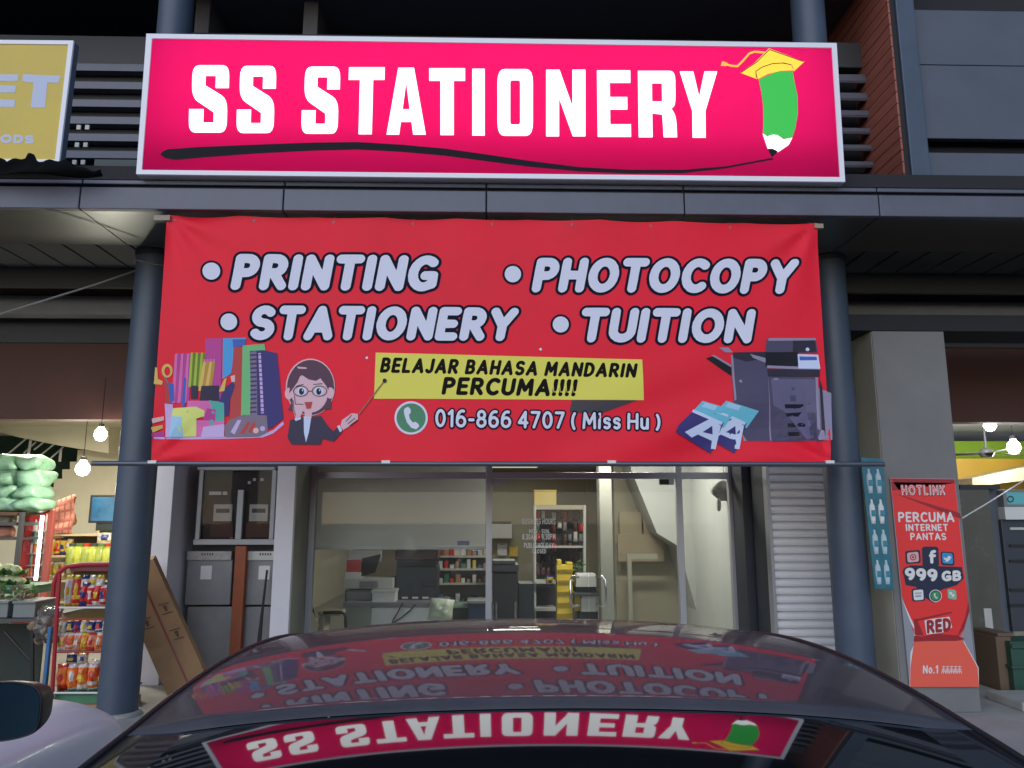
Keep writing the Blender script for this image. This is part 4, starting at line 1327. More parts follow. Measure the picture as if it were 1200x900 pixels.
def gl(u, v):
    d = D0 - 0.006 - 0.76 * v
    hw = 0.565 + 0.14 * (D0 - d)
    s = (u * 2 - 1) * GH(d) / hw
    return screen_pt(s, d, -0.0065)
m.grid(gl, 40, 40, CARGL)
m.build('rear_window', car, smooth='all')
# rubber strips along the roof rails and screen edges
for sx in (-1, 1):
    m = MB()
    pts = []
    for j in range(40):
        d = 0.36 + (2.42 - 0.36) * j / 39
        if d < D0:
            hw = 0.565 + 0.14 * (D0 - d)
            z = scr_z(d) - crown(1)
        else:
            hw, z = HWR(d), roof_zc(d) - crown(1)
        pts.append((BX + sx * (hw + 0.004), d, z + 0.0005))
    m.tube(pts, 0.0042, RUBBER, 8)
    m.build('roof_moulding', car, smooth='all')
    m = MB()
    pts = [(BX + sx * (p[0] - BX) * sx * sx + sx * 0.050, p[1], p[2] - 0.066) for p in pts]
    m.tube(pts, 0.012, CARBLK, 10)
    m.build('door_frame', car, smooth='all')
    # side glass and pillars
    m = MB()
    def side(u, v):
        d = 0.42 + (2.75 - 0.42) * u
        dd = min(d, 2.42)
        if dd < D0:
            hw = 0.565 + 0.14 * (D0 - dd)
            z = scr_z(dd) - crown(1)
        else:
            hw, z = HWR(dd), roof_zc(dd) - crown(1)
        if d > 2.42: z -= (d - 2.42) * 0.55
        z -= 0.08
        x = hw + 0.05
        zb = 0.94
        return (BX + sx * (x + (0.76 - x) * v), d, z + (zb - z) * v)
    m.grid(side, 20, 4, CARGL)
    m.build('side_window', car, smooth='all')
    m = MB()
    m.obox((BX + sx * 0.70, 1.62, 1.19), (1, 0, 0), (0, 1, 0), (sx * -0.3, 0, 1), 0.012, 0.05, 0.24, CARBLK)
    m.build('door_pillar', car)
m = MB()
def ws(u, v):
    d = 2.47 + 0.75 * v
    z = roof_zc(2.5) - 0.02 - 0.40 * v - 0.10 * v * v
    hw = HWR(2.5) + 0.02 + 0.12 * v
    s = u * 2 - 1
    return (BX + s * hw, d - 0.10 * s * s, z - crown(s))
m.grid(ws, 24, 16, CARGL)
m.build('windscreen', car, smooth='all')
lower_body(car, BX, [(-0.26, .62, .78, .66, .30), (-0.24, .80, .93, .76, .26), (-0.1, .85, .985, .80, .22), (0.35, .875, 1.01, .83, .2), (1.0, .88, .985, .85, .18), (2.2, .88, .975, .85, .18), (3.0, .88, .97, .84, .18), (3.3, .875, .95, .82, .2), (3.9, .85, .86, .74, .2), (4.15, .76, .76, .64, .2), (4.2, .6, .66, .56, .26)], CARBLK)
for sx in (-1, 1):
    for yy in (0.62, 3.32):
        wheel(car, BX + sx * 0.885, yy, 0.315, sx)
    m = MB()
    m.obox((BX + sx * 0.60, -0.235, 0.78), (1, 0, 0.0), (0, 1, 0), (0, 0, 1), 0.16, 0.03, 0.07, TAIL)
    m.build('tail_light', car, bevel=0.02)
    m = MB()
    m.blob((BX + sx * 0.98, 2.62, 1.0), 0.10, 0.06, 0.075, CARBLK, 1, 0, 16, 10, 0.8)
    m.build('door_mirror', car, smooth='all')

# white hatchback alongside
WX = -2.40
wc = thing('parked_car', 'white car with black door mirror parked in front of the grocery shop', 'car', (WX, 2.0, 0))
lower_body(wc, WX, [(-0.2, .6, .8, .7, .32), (-0.15, .78, .95, .8, .26), (0.4, .84, 1.0, .86, .2), (1.4, .85, .99, .86, .2), (2.4, .85, 1.05, .93, .2), (2.75, .85, 1.05, .93, .2), (3.2, .85, 1.03, .91, .2), (3.55, .82, .985, .86, .2), (3.78, .75, .91, .77, .22), (3.88, .60, .78, .66, .28)], CARWHT)
gh = MB()
secs = [(0.05, .60, .98), (0.25, .60, 1.22), (0.55, .585, 1.43), (1.2, .58, 1.49), (1.7, .57, 1.47), (2.05, .60, 1.30), (2.75, .66, .96)]
rows = []
for y, hw, zt in secs:
    zt = max(zt, .93)
    half = [(0, zt), (hw * .6, zt - .012), (hw * .93, zt - .035), (hw, zt - .07)] + [(hw + (0.76 - hw) * q, (zt - .07) + (min(.93, zt - .08) - (zt - .07)) * q) for q in (.33, .66, 1)]
    rows.append([(WX - x, y, z) for x, z in reversed(half)] + [(WX + x, y, z) for x, z in half[1:]])
w = len(rows[0])
fs_t, fs_g = [], []
for j in range(len(rows) - 1):
    for i in range(w - 1):
        f = (j * w + i, j * w + i + 1, (j + 1) * w + i + 1, (j + 1) * w + i)
        side_ = i < 3 or i >= w - 4
        (fs_g if (side_ and 1 <= j <= 4) or (j in (0, 5) and not side_) or (j in (4,) and not side_ and False) else fs_t).append(f)
vs_ = [q for r_ in rows for q in r_]
gh.add(vs_, fs_t, CARWHT)
gh.build('roof', wc, smooth='all')
gh = MB()
gh.add(vs_, fs_g, CARGL)
gh.build('window', wc, smooth='all')
for sx in (-1, 1):
    for yy in (0.55, 3.0):
        wheel(wc, WX + sx * 0.86, yy, 0.29, sx)
    m = MB()
    m.obox((WX + sx * 0.58, 3.72, 0.70), (1, sx * -0.4, 0), (0, 1, 0), (0, 0, 1), 0.14, 0.06, 0.06, LAMPG)
    m.build('headlight', wc, bevel=0.02)
# seam of the bonnet and wing
m = MB()
m.tube([P(-10, 868.5, 2.95), P(0, 871, 2.95), P(6, 876, 2.93), P(10, 884, 2.9), P(12.5, 900, 2.85)], 0.003, BLACK, 6)
m.build('bonnet_seam', wc)
# its door mirror seen from behind
YM = 2.25
mir = MB()
outl = [(-28, 806), (-15, 799), (10, 797), (30, 799.5), (42, 803), (48, 810), (50.5, 820), (49, 838), (46.5, 850), (44, 858), (34, 864), (10, 870), (-12, 872), (-26, 868), (-30, 850)]
def ring(sc, y, oy=0):
    cx_, cy2 = 10, 834
    return [P(cx_ + (a - cx_) * sc, cy2 + (b - cy2) * sc + oy, YM) + Vector((0, y, 0)) for a, b in outl]
rings = [ring(.90, 0.004), ring(.97, -0.004), ring(.98, 0.008), ring(.90, 0.05), ring(.74, 0.10), ring(.5, 0.13), ring(.1, 0.135)]
n = len(outl)
mir.add([tuple(q) for r_ in rings for q in r_], [(i * n + k, i * n + (k + 1) % n, (i + 1) * n + (k + 1) % n, (i + 1) * n + k) for i in range(len(rings) - 1) for k in range(n)] + [tuple(range((len(rings) - 1) * n, len(rings) * n))], BLACK)
a, b = P(-22, 868, YM + 0.05), Vector((WX + 0.78, YM + 0.16, 0.97))
mir.tube([P(-14, 850, YM) + Vector((0, 0.06, 0)), a + Vector((-0.05, 0.02, -0.03)), b], [0.05, 0.04, 0.045], BLACK, 10)
mo = mir.build('door_mirror', wc, smooth='all', sub=1)
mg = MB()
pts = ring(.89, 0.003)
mg.add([tuple(q) for q in pts], [tuple(range(n))], MIRG)
mg.build('mirror_glass', mo)

# ------------------------------------------------------------------ on the walls and pillar
# poster on the pillar
PRED, PRED2, PRED3 = mat('poster_red', (0.86, 0.04, 0.04), 0.4), mat('poster_dark_red', (0.36, 0.02, 0.03), 0.4), mat('poster_orange_red', (0.92, 0.13, 0.085), 0.4)
PGREY = mat('poster_pale_grey', (0.30, 0.31, 0.36), 0.45)
PWH = mat('poster_white', (0.78, 0.76, 0.78), 0.45)
PNV = mat('poster_navy', (0.02, 0.025, 0.06), 0.45)
YPO = YP - 0.022
t = thing('poster', 'tall red internet offer poster with torn shape fixed to grey pillar', 'poster', tuple(P(1095, 805, YPO)))
OUT = [(1043, 560), (1119, 561), (1145.5, 805), (1066, 804)]
m = MB()
w4 = [P(*q, YPO) for q in OUT]
m.add([tuple(q) for q in w4] + [tuple(q + Vector((0, 0.012, 0))) for q in w4], [(0, 3, 2, 1), (4, 5, 6, 7), (0, 1, 5, 4), (1, 2, 6, 5), (2, 3, 7, 6), (3, 0, 4, 7)], PGREY)
m.build('sheet', t)
def Z4(*pts, oy=640):
    return [(1000 + x / 4.5, oy + y / 4.5) for x, y in pts]
RT = lambda s, x0, y0, x1, y1, mm, layer, r=.14, gap=.12, sh=0.0, gr=0, asp=1.0, sk=0.0, oy=480: [(mm, lp, layer) for lp in text_loops(s, Z4((x0, y0), (x1, y0 + sk), (x1 + 3, y1 + sk), (x0 + 3, y1), oy=oy), r, gap, sh, gr, asp)]
it = [(PRED, [[(1043.5, 560.5), (1118.5, 561.5), (1129, 660)] + Z4((606, 290), (585, 440), (560, 480), (330, 500), (300, 400), (255, 260), oy=640) + [(1053, 655)]], 0),
      (PRED2, [[(1043.8, 561), (1118.3, 562), (1119, 566), (1044.2, 565)], Z4((205, 425), (240, 425), (560, 545), (570, 575), (520, 560), (210, 440), oy=480)], 1),
      (PWH, [Z4((560, 510), (582, 500), (660, 640), (662, 745), (640, 660), oy=640)], 1.5), (PWH, [Z4((252, 270), (300, 400), (320, 440), (318, 520), (300, 560), (296, 740), (300, 745), (330, 520), (330, 440), oy=640)], 1.3),
      (PRED3, [Z4((320, 500), (575, 495), (655, 640), (662, 742), (298, 742), (300, 640), oy=640)], 2), (PRED2, [Z4((320, 470), (360, 478), (430, 462), (545, 470), (590, 490), (540, 500), (400, 500), (318, 504), oy=640)], 3),
      (PRED2, [Z4((606, 295), (612, 340), (585, 430), (545, 480), (588, 380), oy=640)], 3), (PRED2, [Z4((330, 385), (515, 345), (522, 352), (336, 395), oy=640), Z4((318, 380), (335, 388), (370, 470), (322, 468), oy=640)], 3),
      (PWH, [Z4((374, 392), (400, 385), (505, 372), (520, 428), (470, 455), (385, 466), oy=640)], 4)]
it += RT('RED', 384, 390, 512, 462, PRED2, 6, .17, .1, 0, 0, 1.1, -14, 640)
it += RT('HOTLINK', 250, 398, 482, 452, PRED2, 2, .15, .12, 0, .11, 1.0, 0) + RT('HOTLINK', 250, 398, 482, 452, PWH, 3, .15, .12, 0, 0.0, 1.0, 0)
it += [(PRED, lp, 4) for lp in text_loops('HOTLINK', Z4((250, 398), (482, 398), (482, 452), (250, 452), oy=480), .15, .12, 0, -.085, 1.0)]
it += RT('PERCUMA', 234, 540, 530, 594, PWH, 3, .12, .14, 0, 0, 1.1) + RT('INTERNET', 274, 603, 497, 640, PWH, 3, .12, .16, 0, 0, 1.0) + RT('PANTAS', 298, 650, 487, 688, PWH, 3, .12, .16, 0, 0, 1.1)
it += RT('No.1', 364, 627, 445, 672, PWH, 5, .12, .14, .1, 0, 1.0, 0, 640)
for i in range(5):
    x = 468 + i * 21
    for a_, b_ in (((0, 636), (15, 635)), ((1, 648), (14, 647)), ((-1, 660), (14, 659)), ((7, 632), (5, 670)), ((0, 650), (-3, 670)), ((13, 648), (16 - 3 * (i % 2), 670))):
        it.append((PWH, stroke_px(Z4((x + a_[0], a_[1]), (x + b_[0], b_[1]), oy=640), 0.75), 5 + 0.2 * a_[1] / 640))
def rsq(x0, y0, x1, y1, oy, r=10, tilt=0):
    p = chf([(x0, y0 + tilt), (x1, y0 - tilt), (x1 + 4, y1 - tilt), (x0 + 4, y1 + tilt)], r)
    return Z4(*p, oy=oy)
it += [(PNV, [rsq(272, 742, 352, 812, 480, 14, 3)], 1), (mat('poster_pink', (0.75, 0.42, 0.45), 0.45), [rsq(282, 752, 342, 804, 480, 12, 3)], 2), (PNV, [rsq(360, 722, 448, 830, 480, 18)], 2), (mat('poster_blue', (0.04, 0.30, 0.62), 0.45), [rsq(466, 756, 522, 812, 480, 10, -2)], 2), (PNV, [rsq(458, 750, 530, 822, 480, 14, -2)], 1)]
it += [(PRED2, [Z4(*circ(314, 778, 17, 20), oy=480), Z4(*circ(314, 778, 12, 20), oy=480)], 3), (PRED2, [Z4(*circ(314, 778, 6, 12), oy=480)], 3)]
it += [(PWH, lp, 4) for lp in text_loops('f', Z4((396, 740), (436, 740), (438, 812), (398, 812), oy=480), .14)]
it += [(PWH, [Z4((474, 776), (484, 784), (494, 782), (498, 772), (508, 772), (516, 778), (508, 792), (496, 802), (480, 802), (488, 796), (478, 790), oy=480)], 4)]
it += RT('999', 268, 832, 440, 900, PNV, 4, .16, .08, .05, .16, 1.05, 8) + RT('999', 268, 832, 440, 900, PWH, 6, .16, .08, .05, 0, 1.05, 8) + RT('GB', 462, 850, 566, 906, PNV, 4, .17, .1, .05, .18, 1.15, -3) + RT('GB', 462, 850, 566, 906, PWH, 6, .17, .1, .05, 0, 1.15, -3)
it += [(PNV, [Z4((260, 128), (300, 100), (570, 110), (582, 170), (545, 205), (460, 232), (420, 300), (360, 260), (330, 215), (275, 205), oy=640)], 3)]
it += [(PNV, [rsq(306, 222, 374, 290, 640, 12, 2)], 4), (PWH, [rsq(314, 230, 366, 284, 640, 10, 2)], 5), (PWH, [Z4(*circ(432, 262, 33, 28), oy=640)], 5), (PNV, [Z4(*circ(432, 262, 29, 28), oy=640)], 6), (mat('poster_green', (0.05, 0.30, 0.12), 0.45), [Z4(*circ(432, 262, 24, 28), oy=640)], 7), (mat('poster_pale_green', (0.25, 0.5, 0.36), 0.45), [rsq(494, 228, 540, 280, 640, 12, -3)], 5)]
it += [(PWH, [Z4(*[((x - 482) * 1.1 + 432, (y - 490) * 1.1 + 262) for x, y in hand], oy=640)], 8), (PGREY, [Z4((324, 246), (358, 244), (358, 250), (324, 252), oy=640), Z4((326, 260), (356, 258), (356, 266), (326, 268), oy=640)], 6)]
it += [(PWH, [Z4(*circ(512, 248, 8, 14), oy=640)], 6), (PWH, [Z4(*circ(524, 260, 8, 14), oy=640)], 6)]
flat('print', t, it, YPO, 0.0015, None, 0.0006)

# strip of hanging sachets on the pillar's edge
YHS = 6.86
t = thing('sachet_strip', 'teal hanging strip of small bottle sachets beside the red poster', 'sachet strip', tuple(P(1025, 691, YHS)))
m = MB()
m.add([tuple(P(*q, YHS)) for q in ((1008, 536), (1034, 538), (1047, 691), (1024.5, 690))], [(0, 1, 2, 3)], mat('teal_card', (0.035, 0.16, 0.22), 0.35, var=0.2, scale=12))
o = m.build('backing_card', t)
md = o.modifiers.new('solid', 'SOLIDIFY')
md.thickness = 0.01
TEALP = mat('pale_bottle_print', (0.50, 0.60, 0.66), 0.3)
TEALD = mat('teal_bottle_print', (0.05, 0.24, 0.34), 0.3)
def sp(u, v):
    a = Vector((1011, 545)).lerp(Vector((1033, 545)), u)
    b = Vector((1025, 690)).lerp(Vector((1046, 690)), u)
    return tuple(a.lerp(b, v))
for r_ in range(4):
    for c_ in range(2):
        v0 = 0.02 + r_ * 0.245
        u0 = 0.06 + c_ * 0.48
        mb_ = MB()
        bot = [(u0 + .08, v0 + .22), (u0 + .02, v0 + .13), (u0 + .04, v0 + .06), (u0 + .13, v0 + .03), (u0 + .14, v0), (u0 + .26, v0), (u0 + .27, v0 + .03), (u0 + .36, v0 + .06), (u0 + .38, v0 + .13), (u0 + .32, v0 + .22)]
        w_ = [P(*sp(*q), YHS) for q in bot]
        nb = len(w_)
        mb_.add([tuple(q + Vector((0, -0.004, 0))) for q in w_] + [tuple((q - (w_[0] + w_[5]) / 2) * 0.7 + (w_[0] + w_[5]) / 2 + Vector((0, -0.02, 0))) for q in w_], [tuple(range(nb, 2 * nb))] + [(i, (i + 1) % nb, (i + 1) % nb + nb, i + nb) for i in range(nb)], TEALP if r_ != 1 else WHITEP)
        lb = [P(*sp(*q), YHS) + Vector((0, -0.0225, 0)) for q in ((u0 + .09, v0 + .15), (u0 + .10, v0 + .10), (u0 + .30, v0 + .10), (u0 + .31, v0 + .15))]
        mb_.add([tuple(q) for q in lb], [(0, 1, 2, 3)], TEALD)
        mb_.build('sachet', t)

# electricity meter cabinet
t = thing('meter_cabinet', 'glass fronted grey electricity meter cabinet high in the wall recess', 'meter cabinet', tuple(P(277, 638, 8.62)))
YMC = 8.62
m = MB()
m.pbox(230, 549, 325, 638, YMC + 0.06, 0.25, mat('dark_inside', (0.05, 0.04, 0.04), 0.7))
m.build('case', t)
fr = MB()
GFR = mat('pale_grey_steel', (0.38, 0.39, 0.42), 0.5, var=0.08)
for q in ((226, 632, 322, 638.5), (231, 547, 322, 551), (231, 551, 236, 632), (317, 551, 322, 632), (277, 574, 284, 632)):
    fr.pbox(*q, YMC, 0.06, GFR)
fr.build('frame', t, bevel=0.006)
for a, b in ((248, 275), (290, 317)):
    m = MB()
    m.pbox(a + 2, 591, b - 3, 611, YMC + 0.035, 0.04, PALEG)
    m.pbox(a + 5, 596, b - 6, 601, YMC + 0.032, 0.01, DARKG)
    m.pbox(a - 2, 612, b - 2, 630, YMC + 0.04, 0.04, mat('brown_backing', (0.12, 0.06, 0.045), 0.7))
    m.build('meter', t, bevel=0.004)
m = MB()
m.pbox(245, 576, 259, 580, YMC + 0.05, 0.01, WHITEP)
m.pbox(261, 576, 266, 580, YMC + 0.05, 0.01, WHITEP)
for px, py in ((292, 565.5), (298, 562), (307, 562), (271, 629)):
    m.pbox(px - 1.6, py - 1.6, px + 1.6, py + 1.6, YMC + 0.05, 0.01, WHITEP)
m.build('labels', t)
m = MB()
m.pbox(236, 551, 317, 632, YMC + 0.02, 0.004, glass_mat('meter_glass', (.85, .85, .85), 0.12))
m.build('glass', t)
# two grey steel boxes under it, door below each
for (x0, x1, nm) in ((218, 271, 'grey steel switch box under the meter cabinet, pale sticker, nearer the cardboard box'), (286, 324, 'narrower grey steel switch box under the meter cabinet behind the black stick')):
    t = thing('switch_box', nm, 'switch box', tuple(P((x0 + x1) / 2, 712, 8.68)), 'steel boxes in the wall recess')
    m = MB()
    m.pbox(x0, 655, x1, 709, 8.7, 0.24, CABG)
    m.build('case', t, bevel=0.008)
    m = MB()
    m.pbox(x0 + 1, 646, x1, 656.5, 8.67, 0.27, PALEG if x0 > 280 else mat('dusty_lid', (0.36, 0.34, 0.34), 0.6, var=0.2, scale=20))
    for i in range(5):
        m.pbox(x0 + 18 + i * 3, 648, x0 + 20 + i * 3, 651, 8.668, 0.01, DARKG)
    m.build('lid', t, bevel=0.004)
    m = MB()
    m.pbox(x0 + 17, 663, x0 + 30, 679, 8.697, 0.004, WHITEP)
    m.build('sticker', t)
    m = MB()
    m.pbox(x0 - 3, 711, x1, 850, 8.72, 0.2, CABG)
    m.build('lower_door', t, bevel=0.006)
t = thing('conduit_pipe', 'square rust orange conduit running down below the meter cabinet', 'pipe', tuple(P(277, 790, 8.6)))
m = MB()
m.pbox(271, 640, 284, 800, 8.6, 0.09, RUST)
m.build('duct', t, bevel=0.006)
t = thing('stick', 'thin black stick leaning in the recess before the narrower steel box', 'stick', tuple(P(303, 760, 8.4)))
m = MB()
m.tube([P(313, 668, 8.62), P(308, 710, 8.52), P(303, 758, 8.42)], [0.012, 0.014, 0.024], BLACK, 8)
m.build('rod', t, smooth=True)
# tall cardboard carton leaning behind the column
t = thing('cardboard_box', 'long flat brown carton leaning behind the blue grey column', 'cardboard box', tuple(P(215, 820, 7.9)))
m = MB()
a0, a1, b1, b0 = [P(*q, 7.9) for q in ((166, 662), (177, 655), (236, 800), (196, 812))]
_tl = P(131, 668, 7.7)
_e1, _e2 = P(180, 655, 7.80) - _tl, P(205, 836, 7.7) - _tl
c4 = [_tl, _tl + _e1, _tl + _e1 + _e2, _tl + _e2]
c8 = [q + Vector((-0.05, 0.16, 0.03)) for q in c4]
m.add([tuple(q) for q in c4 + c8], [(0, 3, 2, 1), (4, 5, 6, 7), (0, 1, 5, 4), (1, 2, 6, 5), (2, 3, 7, 6), (3, 0, 4, 7)], CARD)
m.build('carton', t, bevel=0.006)
def onbox(u, v):
    return c4[0].lerp(c4[1], u).lerp(c4[3].lerp(c4[2], u), v) + Vector((0.002, -0.006, 0))
m = MB()
m.add([tuple(onbox(*q)) for q in ((.52, 0), (.57, 0), (.57, 1), (.52, 1))], [(0, 1, 2, 3)], mat('red_brown_tape', (0.28, 0.05, 0.03), 0.4))
m.build('tape', t)
m = MB()
INK = mat('brown_ink', (0.14, 0.075, 0.04), 0.8)
for cu, cv in ((.25, .40), (.78, .34), (.78, .52)):
    m.add([tuple(onbox(cu + a, cv + b)) for a, b in ((-.13, -.035), (.13, -.035), (.13, -.029), (-.13, -.029))], [(0, 1, 2, 3)], INK)
    m.add([tuple(onbox(cu + a, cv + b)) for a, b in ((-.13, .029), (.13, .029), (.13, .035), (-.13, .035))], [(0, 1, 2, 3)], INK)
    m.add([tuple(onbox(cu + a, cv + b)) for a, b in ((-.05, -.02), (.05, -.02), (.02, .02), (-.02, .02))], [(0, 1, 2, 3)], INK)
m.build('printed_marks', t)
# ------------------------------------------------------------------ lamps: some seen lit, others added out of view
def point(name, loc, watt, col, r=0.06, parent=None):
    l = bpy.data.lights.new(name, 'POINT')
    l.energy, l.color, l.shadow_soft_size = watt, col, r
    o = bpy.data.objects.new(name, l)
    COL.objects.link(o)
    o.location = loc
    return o
def area(name, loc, w, sx, sy, col):
    l = bpy.data.lights.new(name, 'AREA')
    l.shape, l.size, l.size_y, l.energy, l.color = 'RECTANGLE', sx, sy, w, col
    o = bpy.data.objects.new(name, l)
    COL.objects.link(o)
    o.location = loc
    return o
def bulb(px, py, Y, lab, watt, col, r=0.07, up=0.25, cat='bulb'):
    c = P(px, py, Y)
    t = thing('light_bulb', lab, cat, tuple(c))
    CORD = mat('brown_cord', (0.03, 0.012, 0.01), 0.8)
    m = MB()
    m.lathe(c, [(0.001, -r * 1.1), (r * .6, -r * .9), (r, -r * .2), (r * .85, r * .5), (r * .45, r * 1.0), (r * .4, r * 1.25)], BULB, 16)
    m.build('globe', t, smooth='all')
    m = MB()
    m.lathe(c, [(r * .42, r * 1.2), (r * .42, r * 1.7), (0.001, r * 1.8)], DARKG, 12)
    m.tube([c + Vector((0, 0, r * 1.7)), c + Vector((0, 0, r * 1.7 + up))], 0.004, CORD, 6)
    m.build('socket', t, smooth=True)
    point('bulb_light', c + Vector((0, -0.02, -r - 0.12)), watt, col)
WARM = (1.0, 0.93, 0.78)
bulb(118, 509, 8.22, 'lit bulb hanging inside the grocery beside the column, higher of two', 9, WARM, 0.066, 0.5)
bulb(97, 549, 9.2, 'lit bulb hanging lower inside the grocery over the chequered bag', 50, WARM, 0.08, 0.9)
bulb(1160, 498, 9.6, 'lit ceiling bulb in the phone shop beside the grey pillar', 42, (1, .97, .9), 0.075, 0.08)
bulb(1188, 524, 10.4, 'lit ceiling bulb in the phone shop by the fan', 32, (1, .97, .9), 0.09, 0.15)
t = thing('ceiling_light', 'added unseen tube light on the grocery ceiling behind the header wall', 'ceiling light', (-5.9, 10.2, 3.05))  # hidden fixture added to brighten the grocery interior
m = MB()
m.box(-6.6, -5.2, 10.16, 10.24, 3.09, 3.145, PALEG)
m.build('housing', t)
m = MB()
m.tube([(-6.55, 10.2, 3.08), (-5.25, 10.2, 3.08)], 0.016, TUBEL, 8)
m.build('tube_lamp', t)
area('added_tube_light', (-5.9, 10.25, 3.055), 64, 1.3, 0.06, (1, .90, .70))
# stationery shop ceiling lamps: deepest one seen, nearer two added unseen for light
for k, (Yl, w_) in enumerate(((9.6, 72), (13.4, 44), (17.2, 22))):
    xl = (1.5, 0.25, P(600, 549.5, 17.2).x)[k]
    t = thing('ceiling_light', ('added unseen flat ceiling light just behind the shop window header', 'added unseen flat ceiling light halfway into the stationery shop', 'flat ceiling light deepest inside the stationery shop, seen above the glass doors')[k], 'ceiling light', (xl, Yl, 2.86), 'ceiling lights of the stationery shop')
    m = MB()
    m.box(xl - 0.62, xl + 0.62, Yl - 0.16, Yl + 0.16, 2.87, 2.928, PALEG)
    m.build('housing', t)
    m = MB()
    m.box(xl - 0.56, xl + 0.56, Yl - 0.12, Yl + 0.12, 2.862, 2.869, mat('dim_diffuser', (0.8, 0.75, 0.6), emit=0.6, ecol=(1, .9, .66)))
    m.build('diffuser', t)
    area('ceiling_lamp_light', (xl, Yl, 2.855), w_, 1.1, 0.22, (1, .96, .86))

# ------------------------------------------------------------------ simple builders for goods
def bag(mb, px0, py0, px1, py1, Y, mm, seed, dep=0.09, tilt=0.0, m2=None, m3=None):
    """a pillow packet with crimped ends"""
    c = P((px0 + px1) / 2, (py0 + py1) / 2, Y)
    hw = abs(P(px1, py0, Y).x - P(px0, py0, Y).x) / 2
    hh = abs(P(px0, py0, Y).z - P(px0, py1, Y).z) / 2
    rnd = random.Random(seed)
    vs_, fs_ = [], []
    nu, nv = 8, 8
    for side in (-1, 1):
        o = len(vs_)
        for j in range(nv + 1):
            for i in range(nu + 1):
                u, v = i / nu * 2 - 1, j / nv * 2 - 1
                th = dep * max(0, (1 - u * u)) ** .6 * max(0, (1 - v * v)) ** .5
                th *= 1 + 0.45 * math.sin(6 * u + seed + 3 * v) * math.sin(5 * v + seed * 2 - 2 * u)
                x, z = u * hw * (1 - .08 * (1 - v * v)), v * hh
                vs_.append((c.x + x + tilt * z, Y + dep + side * th, c.z + z - tilt * x))
        for j in range(nv):
            for i in range(nu):
                a = o + j * (nu + 1) + i
                q = (a, a + 1, a + nu + 2, a + nu + 1)
                fs_.append(q if side < 0 else q[::-1])
    if m2 is None:
        return mb.add(vs_, fs_, mm)
    lab, band, rest = [], [], []
    for k_, f in enumerate(fs_):
        i_, j_ = k_ % nu, (k_ // nu) % nv
        (lab if (2 + seed % 2 <= i_ <= 5 and 3 <= j_ <= 4 + seed % 2) else band if j_ in (0, nv - 1) or (m3 and j_ == 1 + seed % 2) else rest).append(f)
    mb.add(vs_, rest, mm)
    mb.add(vs_, lab, m2)
    mb.add(vs_, band, m3 or m2)
    return mb
def bag_thing(name, lab, cat, group, rect, Y, mm, seed, dep=0.08, tilt=0.0):
    m = MB()
    ch = (WHP, YLP, REDP, NVP)
    m2 = [c for c in ch if c is not mm][seed % 3]
    bag(m, *rect, Y, mm, seed, dep, tilt, m2, [c for c in ch if c is not mm][(seed // 2 + 1) % 3] if seed % 3 else None)
    return tag(m.build(name, None, smooth='all'), lab, cat, group)
def solid(name, lab, cat, rects, bevel=0.006, group=None):
    """a thing of several boxed parts: (part name, pixel rect, Y, depth, material)"""
    x0 = rects[0]
    t = thing(name, lab, cat, tuple(P((x0[1][0] + x0[1][2]) / 2, x0[1][3], x0[2])), group)
    for pn, q, Y, d, mm in rects:
        m = MB()
        m.pbox(*q, Y, d, mm)
        m.build(pn, t, bevel=bevel)
    return t

# ------------------------------------------------------------------ grocery: stall, rack, chiller, shelves
for i, (q, dx) in enumerate((((-60, 533, 45, 551), 0), ((-60, 550, 47, 569), 0), ((-60, 568, 44, 584), 0), ((-60, 583, 46, 599), 0))):
    w = ('topmost', 'second from the top', 'third from the top', 'lowest')[i]
    m = MB()
    c_ = P((q[0] + q[2]) / 2, (q[1] + q[3]) / 2, 9.6)
    hw = (P(q[2], 560, 9.6).x - P(q[0], 560, 9.6).x) / 2
    hh = (P(0, q[1], 9.6).z - P(0, q[3], 9.6).z) / 2
    for k in range(4):
        m.blob((c_.x + hw * (-.75 + .5 * k), 9.75, c_.z), hw * .32, 0.22, hh * 1.15, PALEGREEN, i * 7 + k, .22, 24, 14, .7)
    tag(m.build('plastic_bundle', None, smooth='all'), 'pale green bulging plastic pack in the grocery, %s of its stack' % w, 'plastic pack', 'stacked pale green packs')
t = thing('storage_rack', 'dark rack with rolled sacks under the pale green packs', 'rack', tuple(P(-10, 700, 9.5)))
m = MB()
m.pbox(-70, 600, 20, 604, 9.5, 0.5, mat('brown_wood', (0.12, 0.06, 0.035), 0.6))
m.pbox(-70, 612, 19, 616, 9.5, 0.5, DARKG)
m.pbox(-70, 630, 19, 633, 9.5, 0.5, DARKG)
m.pbox(15, 600, 19, 740, 9.5, 0.06, DARKG)
m.build('frame', t)
m = MB()
for k in range(3):
    c_ = P(-30 + k * 19, 590 + 0 * k, 9.7)
m.tube([P(-70, 607, 9.65), P(15, 608, 9.65)], 0.09, mat('olive_sack', (0.21, 0.19, 0.13), 0.8, bump=.5, bscale=20), 12)
m.tube([P(-70, 623, 9.65), P(14, 624, 9.65)], 0.075, PLAID, 12)
m.build('rolled_sacks', t, smooth='all')

